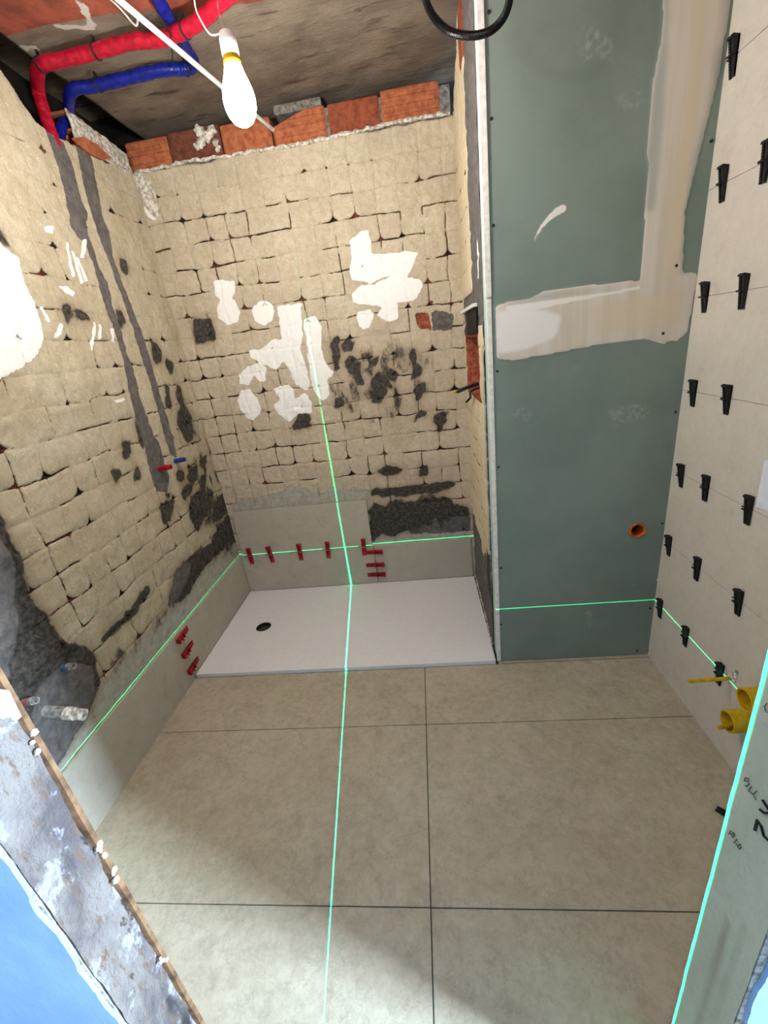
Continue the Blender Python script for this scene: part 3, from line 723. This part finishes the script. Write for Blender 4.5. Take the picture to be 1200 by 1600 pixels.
# crust hanging in the corner
m = MB(); Q = [bp(u, v, 1, 0.) for u, v in [(208,276),(216,270),(232,282),(240,298),(248,330),(244,343),(238,336),(226,322),(216,300)]]
m.poly([(q[0], .004, q[2]) for q in Q], (0, .012, 0))
tag(m.build('plaster_crust', M['plaster']), 'pale crust of broken plaster hanging in the upper back left corner', 'plaster')

# hollow bricks laid bare above the plaster edge
def hollow_brick(x0, x1, h=.125, grooves=True, cut=0, mat=None, seed=0, depth=.11):
    m = MB(); rr = random.Random(seed)
    prof = []
    n = 26
    for k in range(n+1):
        z = h*k/n
        gz = (.0035 if (grooves and math.sin(z/h*PI*2*4) > .3) else 0)
        e = min(z, h-z); rd = .006*max(0, 1-e/.008)**2
        prof.append((gz+rd, z))
    bm = m.bm; rings = []
    nx = 14
    for i in range(nx+1):
        x = x0+(x1-x0)*i/nx
        e = min(x-x0, x1-x)
        rd = .005*max(0, 1-e/.01)
        rg = []
        for (d, z) in prof:
            zz = z if cut == 0 else min(z, h-cut*max(0, 1-(x-x0)/(x1-x0)*1.4)+rr.uniform(-.002, .002))
            rg.append(bm.verts.new((x, d+rd, zz)))
        rg.append(bm.verts.new((x, depth, rg[-1].co.z))); rg.append(bm.verts.new((x, depth, 0)))
        rings.append(rg)
    for a, b in zip(rings, rings[1:]):
        L = len(a)
        for k in range(L): bm.faces.new((a[k], a[(k+1) % L], b[(k+1) % L], b[k]))
    bm.faces.new(rings[0]); bm.faces.new(rings[-1][::-1])
    return m
zb = ZT+.012
def bx_(u, v): return float(bp(u, v, 1, .03)[0])
spec = [(bx_(196,236), bx_(262,230), .120, True, 0, 'brick', 'hollow orange brick in the left corner above the plaster edge'),
        (bx_(264,230), bx_(345,225), .126, False, 0, 'brick_dark', 'dull dark brick left of the bulb, half hidden by a mortar lump'),
        (bx_(347,222), bx_(424,212), .118, False, 0, 'brick', 'plain pinkish brick in the course straight behind the bulb'),
        (bx_(427,212), bx_(510,200), .120, True, .05, 'brick', 'grooved orange brick with a broken top left corner'),
        (bx_(515,200), bx_(594,192), .118, False, 0, 'brick_mid', 'smooth dark orange brick between two grey mortar joints'),
        (bx_(598,192), bx_(688,182), .128, True, 0, 'brick', 'bright orange brick at the right end of the course')]
for k, (a, b, h, gr, cut, mt, lab) in enumerate(spec):
    o = hollow_brick(a, b, h, gr, cut, None, k).build('hollow_brick', M[mt]); o.location = (0, .034, zb)
    tag(o, lab, 'brick', 'bare bricks above the back wall')
m = MB(); 
for a, b in ((bx_(510,200), bx_(515,200)), (bx_(594,192), bx_(598,192)), (bx_(688,182), 1.485)):
    m.box((a-.001, .045, zb), (b+.001, .13, zb+.11), .003)
m.box((bx_(424,165)-.0, .05, zb+.12), (bx_(500,155), .13, zb+.155), .006)
struct(m.build('trim_4', M['mortar']))
m = MB(); m.box((-.05, .028, ZT-.02), (1.49, .16, zb+.001)); struct(m.build('trim_5', M['mortar']))
# lump of mortar
m = MB()
for q, (u, v, r) in enumerate([(312,205,.024), (322,212,.024), (330,203,.02), (314,222,.02), (308,228,.016), (336,222,.014), (340,232,.013)]):
    c = bp(u, v, 1, .03); rr = bmesh.ops.create_icosphere(m.bm, subdivisions=3, radius=r)
    for v_ in rr['verts']:
        v_.co *= 1+.28*math.sin(v_.co.x*190+q)*math.sin(v_.co.z*230)+.1*math.sin(v_.co.y*400)
        v_.co.y *= .5; v_.co += Vector((c[0], .032, c[2]))
tag(m.build('mortar_lump', M['plaster'], smooth=True), 'rough pale grey lump of mortar smeared on the dark brick', 'mortar')

# broken brick standing on the top of the left wall
t = empty('broken_brick', (-.07, -.2, 2.322)); tag(t, 'broken hollow brick smeared with mortar on top of the left wall', 'brick')
m = MB()
y0, y1, xa, xb, za, zz = -.150, .20, -.05, .05, 0, .105
w = .009
m.poly([(xa, y0, za), (xb, y0+.01, za), (xb, y1, za), (xa, y1, za)], (0, 0, w))
m.poly([(xa, y0, zz), (xb, y0+.006, zz), (xb, y1, zz-.03), (xa, y1, zz-.03)], (0, 0, w))
m.box((xa, y0, za), (xa+w, y1, zz)); m.box((xa, y0+.002, .048), (xb, y1, .055))
m.box((-.004, y0+.003, za), (.004, y1, zz-.02))
m.build('clay_shell', M['brick'], t)
m = MB(); bm = m.bm; ny, nz = 40, 14; G = []
for i in range(ny+1):
    row = []
    for j in range(nz+1):
        y = y0+(y1-y0)*i/ny; z = (zz+w)*j/nz*(1-.28*i/ny)
        d = float(vnoise(np.array([[y]]), np.array([[z]]), 28, 9, 3)[0, 0]-.5)
        row.append(bm.verts.new((xb+.004+d*.02, y, z+.002)))
    G.append(row)
for i in range(ny):
    for j in range(nz): bm.faces.new((G[i][j], G[i+1][j], G[i+1][j+1], G[i][j+1]))
o = m.build('mortar_face', M['plaster'], t, smooth=True)
sm = o.modifiers.new('s', 'SOLIDIFY'); sm.thickness = .008
m = MB(); Q = [bp(u, v, 0, -.005) for u, v in [(112,216),(128,214),(150,226),(172,248),(158,250),(138,240)]]
m.poly([(-.008+.07, q[1]+.2, q[2]-2.322) for q in Q], (.010, 0, 0))
m.build('clay_chip', M['brick'], t)

# ---------------------------------------------------------------- pipes under the slab
def insulated(name, pts, r, mat, lab, ties=()):
    P = smooth_path(pts, 10)
    t = MB().tube(P, [r*(1+.05*math.sin(i*1.9)+.03*math.sin(i*.7)) for i in range(len(P))], 16).build(name, mat, smooth=True)
    tag(t, lab, 'pipe', 'insulated water pipes under the ceiling')
    for f in ties:
        i = int(f*(len(P)-2)); a = P[i]; d = (P[i+1]-P[i]).normalized()
        q = d.to_track_quat('Z', 'Y').to_matrix().to_4x4(); q.translation = a
        m = MB(); m.lathe([(r*.9, -.003), (r*1.13, -.003), (r*1.13, .003), (r*.9, .003)], 20, q)
        b = Vector((0, 0, 1)); m.box(a+Vector((-.003, -.006, r*.9)), a+Vector((.003, .006, r*.9+.02)))
        m.build('wire_tie', M['black'], t)
    return t
zr = 2.478
def cz(u, v, z): return bp(u, v, 2, z)
R_ = .022
insulated('red_pipe', [cz(395,-40,2.45), cz(352,-4,2.442), cz(318,28,2.442), cz(282,50,2.444), cz(245,62,2.452), cz(205,65,2.465), cz(150,80,2.47), cz(100,93,2.47), cz(62,104,2.468),
                       (-.035, -.462, 2.445), (-.036, -.466, 2.40), (-.034, -.47, 2.35), (-.03, -.475, 2.29), (-.04, -.475, 2.2)], .021, M['red_pipe'],
          'red insulated pipe bending down behind the left wall top', (.22, .47, .62))
insulated('blue_pipe', [cz(232,-30,2.49), cz(252,8,2.49), cz(274,45,2.491), cz(290,75,2.491), cz(303,97,2.488), cz(296,106,2.482), cz(284,108,2.476), cz(266,108,2.472), cz(235,113,2.47), cz(190,124,2.468), cz(145,135,2.465), cz(112,142,2.462),
                        (-.055, -.295, 2.44), (-.06, -.335, 2.40), (-.058, -.39, 2.34), (-.05, -.405, 2.26)], .020, M['blue_pipe'],
          'blue insulated pipe crossing above the red one and bending down at the left', (.37, .66))
# white conduit running towards the back wall
a = Vector(cz(165,-18,2.40)); b = Vector(bp(428,204,1,.05))
d = (b-a)
t = MB().tube([a-d*.3, a, a+d*.5, b], .0085, 12).build('white_conduit', M['white_plastic'], smooth=True)
tag(t, 'straight white conduit running under the ceiling past the bulb to the bricks', 'conduit')
a2 = Vector(cz(150,-20,2.49)); b2 = Vector(cz(212,40,2.495))
t = MB().tube(smooth_path([a2, (a2+b2)/2+Vector((.003, 0, .004)), b2, b2+Vector((.01, .01, .03))], 5), .003, 8).build('white_wire', M['white_plastic'])
tag(t, 'short thin white wire beside the white conduit under the ceiling', 'wire')
a2 = Vector(cz(262,46,2.44)); b2 = Vector(cz(270,100,2.45))
t = MB().tube(smooth_path([Vector(cz(200,52,2.475)), Vector(cz(225,50,2.47)), Vector(cz(262,44,2.43)), Vector(cz(268,72,2.44)), b2], 5), .0022, 6).build('binding_wire', M['black'])
tag(t, 'thin black binding wire looped between the red and blue pipes', 'wire')
# black corrugated conduit looping down at the top
P = [bp(u, v, 1, -.95) for u, v in [(655,-60), (660,-25), (668,8), (682,32), (704,50), (735,56), (765,49), (785,30), (795,5), (797,-30), (797,-60)]]
P = smooth_path(P, 26)
t = MB().tube(P, .0095, 12, rib=.14).build('corrugated_conduit', M['black_rubber'])
tag(t, 'black corrugated conduit looping down in front of the green board', 'conduit')

# ---------------------------------------------------------------- hanging bulb
t = empty('hanging_bulb', BULB)
tag(t, 'lit white bulb hanging on two thin wires under the ceiling', 'bulb')
n = NT('bulb_glow'); e = n.n('ShaderNodeEmission'); e.inputs[0].default_value = (1, .97, .91, 1); e.inputs[1].default_value = BULB_STRENGTH
n.l(e.outputs[0], n.t.nodes['Material Output'].inputs['Surface'])
prof = [(.001, -.070), (.012, -.068), (.024, -.061), (.034, -.048), (.040, -.030), (.041, -.014), (.038, .004), (.031, .024), (.024, .042), (.0205, .054)]
MB().lathe(prof, 32).build('globe', n.m, t, smooth=True)
MB().lathe([(.0205, .054), (.022, .056), (.022, .064), (.0195, .067), (.0195, .072)], 32).build('collar', M['yellow'], t, smooth=True)
MB().lathe([(.019, .070), (.0215, .073), (.0215, .104), (.018, .116), (.008, .121), (.001, .121)], 32).build('lamp_holder', M['white_plastic'], t, smooth=True)
B = Vector(BULB); 
def rel(p): return Vector(p)-B
top = Vector((0, 0, .120))
w1 = smooth_path([top+Vector((-.004, 0, 0)), rel(bp(330,54,1,-.955)), rel(bp(314,32,1,-.955)), rel(bp(305,10,1,-.955)), rel(bp(303,-18,1,-.955))+Vector((0, 0, .0)), rel(bp(303,-60,1,-.955))], 7)
MB().tube(w1, .0017, 6).build('wire', M['white_plastic'], t)
w2 = smooth_path([top+Vector((.004, 0, 0)), rel(bp(353,52,1,-.955)), rel(bp(348,38,1,-.955)), rel(bp(342,18,1,-.955)), rel(bp(340,0,1,-.955)), rel(bp(341,-60,1,-.955))], 7)
MB().tube(w2, .0012, 6).build('wire', M['pvc'], t)

# ---------------------------------------------------------------- shower tray
tray_c = (.232, -.402); tr = .046; zt_ = .018
t = empty('shower_tray', (.74, -.38, 0)); tag(t, 'large flat white shower tray with a round drain hole at its left', 'shower tray')
bm = bmesh.new(); x0, x1, ya, yb = .002, 1.486, -.768, -.002
seg = 40
outer = [(x0, ya), (x1, ya), (x1-.006, yb), (x0, yb)]
ov = [bm.verts.new((x, y, zt_)) for x, y in outer]
iv = []; sv = []; hs = .08
for k in range(seg):
    a = 2*PI*(k+.0)/seg+PI/4; c_, s_ = math.cos(a), math.sin(a); q = max(abs(c_), abs(s_))
    iv.append(bm.verts.new((tray_c[0]+tr*c_, tray_c[1]+tr*s_, zt_-.001))); sv.append(bm.verts.new((tray_c[0]+hs*c_/q, tray_c[1]+hs*s_/q, zt_)))
for k in range(seg): bm.faces.new((iv[k], iv[(k+1) % seg], sv[(k+1) % seg], sv[k]))
o4 = [ov[2], ov[3], ov[0], ov[1]]; q4 = seg//4       # corners at 45, 135, 225, 315 degrees
for c_ in range(4):
    side = [sv[(c_*q4+k) % seg] for k in range(q4+1)]
    bm.faces.new([o4[c_]]+[o4[(c_+1) % 4]]+side[::-1])
lv = [bm.verts.new((x, y, -.004)) for x, y in outer]
for i in range(4): bm.faces.new((ov[i], lv[i], lv[(i+1) % 4], ov[(i+1) % 4]))
m = MB(); m.bm.free(); m.bm = bm
o = m.build('basin', M['tray'], t); o.location = (-.74, .38, 0)
T0 = Matrix.Translation((tray_c[0]-.74, tray_c[1]+.38, 0))
MB().lathe([(tr-.003, zt_-.004), (tr+.004, zt_), (tr+.0035, zt_+.0012), (tr-.002, zt_+.0014), (tr-.003, zt_-.002)], 40, T0).build('drain_rim', M['white_plastic'], t, smooth=True)
MB().lathe([(.001, -.03), (.036, -.03), (.036, -.006), (.041, -.005), (.041, zt_-.003), (tr-.002, zt_-.002), (tr-.002, -.034), (.001, -.034)], 40, T0).build('drain_cup', M['black'], t, smooth=True)
MB().lathe([(.030, -.010), (.037, -.010), (.037, -.006), (.030, -.007)], 40, T0).build('drain_ring', M['steel'], t, smooth=True)
# ragged white sealant along the shaft side of the tray
m = MB(); rs = random.Random(2)
pts = [(XP+.0-.001+rs.uniform(-.003, .003), -.004-.66*x, zt_+.004+rs.uniform(-.002, .006)) for x in np.linspace(0, 1, 60)]
m.tube(pts, [rs.uniform(.002, .007) for _ in pts], 7)
tag(m.build('sealant_bead', M['plaster'], smooth=True), 'ragged white sealant bead along the right edge of the shower tray', 'sealant')

# ---------------------------------------------------------------- first row of wall tiles
def wtile(a, b, lab, mat='tile_low'):
    o = MB().box(a, b, .0008).build('wall_tile', M[mat]); tag(o, lab, 'tile', 'first grey tiles set around the shower'); return o
wtile((.002, 0, zt_+.001), (.869, .010, TT), 'long grey tile at the back left, between the tray and the stepped tile')
wtile((.018, -.006, TT+.003), (.866, .004, .593), 'upper grey tile on the back wall, standing on the row of red wedges')
wtile((.873, 0, zt_+.001), (1.474, .010, TT-.002), 'short low grey tile at the back right under the dark cement')
wtile((-.010, -.768, zt_+.001), (0, 0, TT), 'grey tile on the left wall along the white shower tray')
wtile((-.010, YF0+.002, .0005), (0, -.7705, TT), 'long grey tile on the left wall along the tiled floor')
# adhesive bed visible above / behind them
m = MB()
m.box((-.013, YF0, TT-.02), (-.010, 0, TT-.006)); struct(m.build('trim_6', M['mortar']))

# ---------------------------------------------------------------- levelling wedges
def make_wedge(mat, lab):
    """wedge runs along local -Z, stands off along local +Y"""
    t = empty('levelling_wedge', (0, 0, 0)); tag(t, lab, 'tile wedge')
    L = .088; w = .0095
    m = MB(); bm = m.bm
    prof = [(.001, -L*.55)]
    n = 14
    for k in range(n+1):
        z = -L*.55+L*k/n; y = .005+.013*k/n
        prof.append((y, z)); prof.append((y+.0016, z+L/n*.5))
    prof.append((.017, L*.45+.004)); prof.append((.001, L*.45))
    m.poly([(-w, y, z) for y, z in prof], (w*.7, 0, 0)); m.poly([(w*.3, y, z) for y, z in prof], (w*.7, 0, 0))
    m.box((-w, .001, -L*.5), (w, .005, L*.43)); m.box((-w*1.05, .012, L*.40), (w*1.05, .022, L*.47), .001)
    m.build('wedge', mat, t)
    m = MB(); m.box((-.0095, -.002, -.0012), (.0095, .020, .0012)); m.box((-.0098, .017, -.003), (.0098, .0195, .002), .0008); m.box((.009, .003, -.001), (.027, .008, .0015), .0005)
    m.build('clip_strap', mat, t)
    return t
blk = make_wedge(M['black'], '')
REDM = M['red']; red = make_wedge(REDM, '')
rowsn = ['top', 'second highest', 'third highest', 'fourth highest', 'fourth lowest', 'third lowest']
BL = [((1145,85), 'topmost black wedge on the tiled right wall, near the ceiling'),
      ((1128,290), 'black wedge beside the green board in the second highest tile joint'),
      ((1195,255), 'black wedge cut by the right photo edge in the second highest joint'),
      ((1100,465), 'black wedge beside the cream compound band, nearer the green board'),
      ((1160,455), 'black wedge level with the cream compound band, farther from the green board'),
      ((1082,613), 'dusty black wedge with a pale tip in the joint halfway up the wall'),
      ((1135,622), 'clean black wedge right of the dusty one, halfway up the wall'),
      ((1063,744), 'black wedge nearest the green board in the joint level with the white foil'),
      ((1101,765), 'middle black wedge of three in the joint level with the white foil'),
      ((1168,797), 'black wedge just below left of the white foil on the right wall'),
      ((1044,852), 'black wedge beside the round orange pipe hole, at the board edge'),
      ((1088,890), 'middle black wedge of the row just below the orange pipe hole'),
      ((1152,943), 'rightmost black wedge of the row just below the orange pipe hole'),
      ((1030,952), 'lowest black wedge at the green board edge on the laser line'),
      ((1070,994), 'black wedge on the laser line between the board and the yellow rod'),
      ((1124,1048), 'black wedge on the laser line directly behind the yellow rod')]
RZ = [TT+.2925*k for k in range(-1, 9)]
for k, ((u, v), lab) in enumerate(BL):
    o = blk if k == 0 else copy_tree(blk)
    p = bp(u, v, 0, XR-.008); zj = min(RZ, key=lambda q: abs(q-.004-p[2]))
    o.location = (XR, p[1], zj); o.rotation_euler = (0, 0, PI/2); o['label'] = lab; o['group'] = 'black levelling wedges on the right wall'
    o.rotation_euler = (random.uniform(-.05, .05), random.uniform(-.04, .04), PI/2)
# the one lying on the floor beside the doorway
o = copy_tree(blk); p = bp(1150, 1280, 2, .01); o.location = (p[0], p[1], .0); o.rotation_euler = (PI/2, 0, .7); o['label'] = 'loose black wedge lying on the floor beside the yellow sockets'; o['category'] = 'tile wedge'
if 'group' in o: del o['group']
REDS = [((390,864), 'first red wedge from the left above the long back tile'), ((422,864), 'second red wedge from the left above the long back tile'),
        ((468,859), 'third red wedge from the left on the back tiles, left of the laser'), ((512,856), 'red wedge on the back tiles just left of the green laser line'),
        ((568,852), 'upright red wedge right of the laser line, at the upper tile corner')]
for k, ((u, v), lab) in enumerate(REDS):
    o = red if k == 0 else copy_tree(red)
    p = bp(u, v, 1, -.01); o.location = (p[0], -.006, TT+.002); o.rotation_euler = (0, random.uniform(-.08, .08), PI); o.scale = (1.3, 1.1, 1.3)
    o['label'] = lab; o['group'] = 'red levelling wedges on the back tiles'
for (u, v), lab in [((585,863), 'highest of the three sideways red wedges on the back tile joint'), ((587,883), 'middle of the three sideways red wedges on the back tile joint'), ((590,898), 'lowest sideways red wedge, just above the shower tray')]:
    o = copy_tree(red); p = bp(u, v, 1, -.01); o.location = (.871, -.001, p[2]); o.rotation_euler = (0, PI/2+random.uniform(-.06, .06), PI); o.rotation_euler = (0, -PI/2, PI); o.scale = (1.2, 1.1, 1.3)
    o['label'] = lab; o['group'] = 'red sideways wedges on the back joint'
for (u, v), lab in [((283,997), 'upper red wedge on the left tile joint by the tray corner'), ((292,1019), 'middle red wedge on the left tile joint by the tray corner'), ((302,1043), 'lower red wedge on the left tile joint touching the tray corner')]:
    o = copy_tree(red); p = bp(u, v, 0, .012); o.location = (0, -.7695, p[2])
    o.scale = (1.2, 1.1, 1.2)
    o.rotation_euler = (Matrix.Rotation(-PI/2, 4, 'Z')@Matrix.Rotation(PI/2, 4, 'Y')).to_euler()
    o['label'] = lab; o['group'] = 'red wedges on the left tile joint'

# ---------------------------------------------------------------- things standing out of the right wall
def frame_x(loc, tilt=0):
    return Matrix.Translation(loc)@Matrix.Rotation(-PI/2+tilt, 4, 'Y')
for loc, lab, ln, tl in (((XR, -1.357, .352), 'upper yellow round socket sticking out of the right wall above the laser', .055, .0), ((XR, -1.325, .232), 'lower yellow round socket sticking out of the right wall with a rod across', .062, .0)):
    t = empty('yellow_socket', loc); tag(t, lab, 'socket', 'yellow sockets beside the doorway')
    Mx = Matrix.Rotation(-PI/2+tl, 4, 'Y')
    MB().lathe([(.0, .004), (.029, .004), (.029, ln), (.0335, ln), (.0335, -.02), (.0, -.02)], 36, Mx).build('sleeve', M['yellow'], t, smooth=True)
for (u, v), (u2, v2), yy, lab in (((1143,1060), (1075,1064), -1.23, 'yellow rod sticking out of the wall in front of a black wedge'), ((1192,1133), (1143,1132), -1.315, 'short yellow rod sticking out across the lower yellow socket')):
    b = bp(u, v, 0, XR); b2 = bp(u2, v2, 1, b[1]+.002)
    if yy == -1.315: b = np.array([XR, -1.315, .222-.005]); b2 = np.array([XR-.09, -1.335, .217])
    t = MB().tube([b, (Vector(b)+Vector(b2))/2, b2], .0065, 12).build('yellow_rod', M['yellow'], smooth=True)
    tag(t, lab, 'rod', 'yellow rods beside the doorway')
m = MB()
for q in range(7):
    r = bmesh.ops.create_icosphere(m.bm, subdivisions=2, radius=.005+.003*random.random())
    c = Vector((XR-.003, -1.235+random.uniform(-.012, .012), .33+random.uniform(-.02, .02)))
    for v_ in r['verts']: v_.co += c
tag(m.build('plaster_blob', M['plaster']), 'small white plaster blob on the right wall above the yellow rod', 'plaster')
m = MB(); Q = [bp(u, v, 0, XR) for u, v in [(1196,720), (1214,716), (1222,812), (1199,797), (1182,792), (1190,752)]]
m.poly([(XR-.003, q[1], q[2]) for q in Q], (.0028, 0, 0)); tag(m.build('white_foil', M['paper']), 'white sheet stuck on the right wall at the photo edge', 'sheet')
# orange pipe in the round hole of the green board
t = empty('pipe_outlet', (2.062, YP, .628)); tag(t, 'orange pipe end set in a round hole low in the green board', 'pipe')
Mx = Matrix.Rotation(PI/2, 4, 'X')
MB().lathe([(.024, -.05), (.0235, .001), (.027, .0045), (.033, .0035), (.034, -.001), (.030, -.003), (.030, -.05)], 32, Mx).build('pipe_rim', M['orange'], t, smooth=True)
MB().lathe([(.001, -.048), (.0235, -.048), (.0235, -.044), (.001, -.044)], 24, Mx).build('pipe_plug', M['dark_void'], t)
# board screws
scr = []
for k, (u, v) in enumerate([(764,18), (768,185), (771,352), (777,580), (779,730), (783,888), (783,976), (1112,220), (1057,415), (1036,521), (1056,644), (1035,818), (1016,951), (996,1017), (1014,1017)]):
    p = bp(u, v, 1, YP-.002)
    if k == 0:
        o = MB().lathe([(.0005, -.002), (.0045, -.002), (.0045, .001), (.003, .0015), (.002, .0003), (.0005, .0003)], 14, Matrix.Rotation(PI/2, 4, 'X')).build('board_screw', M['black'])
        scr = o
    else: o = scr.copy(); C.objects.link(o)
    o.location = (p[0], YP-.0005 if not (1030 < u < 1115 and v < 530) else YP-.002, p[2])
    side = 'left' if u < 900 else 'right'
    nm = ['topmost', 'second highest', 'third highest', 'fourth highest', 'third lowest', 'second lowest', 'lowest'] if side == 'left' else ['topmost', 'second highest', 'third highest', 'fourth highest', 'fifth highest', 'third lowest', 'bottom corner', 'lowest corner']
    i = k if side == 'left' else k-7
    if i >= len(nm): i = len(nm)-1
    tag(o, '%s of the tiny dark screws down the %s edge of the green board' % (nm[i], side), 'screw', 'screws in the green board')

# ---------------------------------------------------------------- stubs on the left wall
def stub(base, tip, r, mat, name, lab, cat='pipe', tipmat=None):
    b = Vector(base); e = Vector(tip); d = (e-b)
    t = empty(name, b); tag(t, lab, cat)
    P = [b-d*.2, b, b+d*.45]
    rel_ = lambda L: [q-b for q in L]
    MB().tube(rel_(P), r, 18).build('stub_body', mat, t, smooth=True)
    q = d.to_track_quat('Z', 'Y').to_matrix().to_4x4(); q.translation = d*.45
    L = d.length*.55
    MB().lathe([(r*.6, 0), (r*1.06, 0), (r*1.06, L*.5), (r*.92, L*.55), (r*.92, L), (r*.66, L), (r*.6, L*.3)], 20, q).build('stub_end', tipmat or mat, t, smooth=True)
    return t
stub((0, -1.445, .497), (.105, -1.437, .470), .0185, M['pvc'], 'drain_stub', 'thick grey pipe stub with a crusted end low on the left wall', tipmat=M['plaster'])
p = bp(40, 1097, 0, 0.); stub(p, p+np.array([.036, .002, .003]), .0115, simple('faded_red', srgb(176, 104, 100), srgb(130, 80, 76), .6), 'red_stub', 'faded red pipe stub beside the rough doorway on the left wall', tipmat=M['pvc'])
p = bp(98, 1044, 0, 0.); stub(p, p+np.array([.040, .004, .004]), .0115, M['blue_cap'], 'blue_stub', 'dusty blue pipe stub in dark cement above the grey drain stub', tipmat=M['pvc'])
p = bp(252, 732, 0, 0.); stub(p, p+np.array([.050, .0, .004]), .0125, M['red'], 'red_outlet', 'small red pipe outlet at the foot of a mortar stripe', tipmat=M['red'])
p = bp(276, 720, 0, 0.); stub(p, p+np.array([.046, .0, .004]), .0115, simple('blue_plastic', srgb(40, 84, 170), srgb(24, 54, 120), .5), 'blue_outlet', 'small blue pipe outlet right of the red one on the left wall')

# ---------------------------------------------------------------- open box in the shaft side, cables
t = empty('recess_box', (XP, -.3, 1.3)); tag(t, 'open recess in the shaft side with a white metal lip on top', 'box')
m = MB(); m.box((-.014, -.235, .232), (.004, .285, .245), .001); m.build('metal_lip', M['white_plastic'], t)
m = MB(); m.box((-.004, -.235, .135), (.006, .10, .232)); m.build('lip_shade', M['dark_void'], t)  # dark sheet standing in for the shade below the lip
a = bp(712, 612, 0, XP-.10)
t = MB().tube(smooth_path([(XP+.03, -.42, 1.235), (XP-.03, -.36, 1.215), (XP-.065, -.27, 1.19), tuple(Vector(bp(717,611,1,-.24)))], 6), .0085, 10).build('black_cable', M['black_rubber'], smooth=True)
tag(t, 'thick black cable with a yellow tip poking out of the shaft recess', 'cable')
e1 = Vector(bp(717, 611, 1, -.24)); e2 = Vector(bp(708, 613, 1, -.235))
MB().tube([e1, e2], .007, 10).build('cable_tip', M['yellow'], t, smooth=True)
t = MB().tube(smooth_path([(XP+.03, -.45, 1.225), (XP-.02, -.40, 1.20), tuple(bp(735,621,1,-.34)), tuple(bp(728,629,1,-.33))], 6), .005, 8).build('bent_cable', M['black_rubber'], smooth=True)
tag(t, 'short bent black cable end below the yellow tipped cable', 'cable')
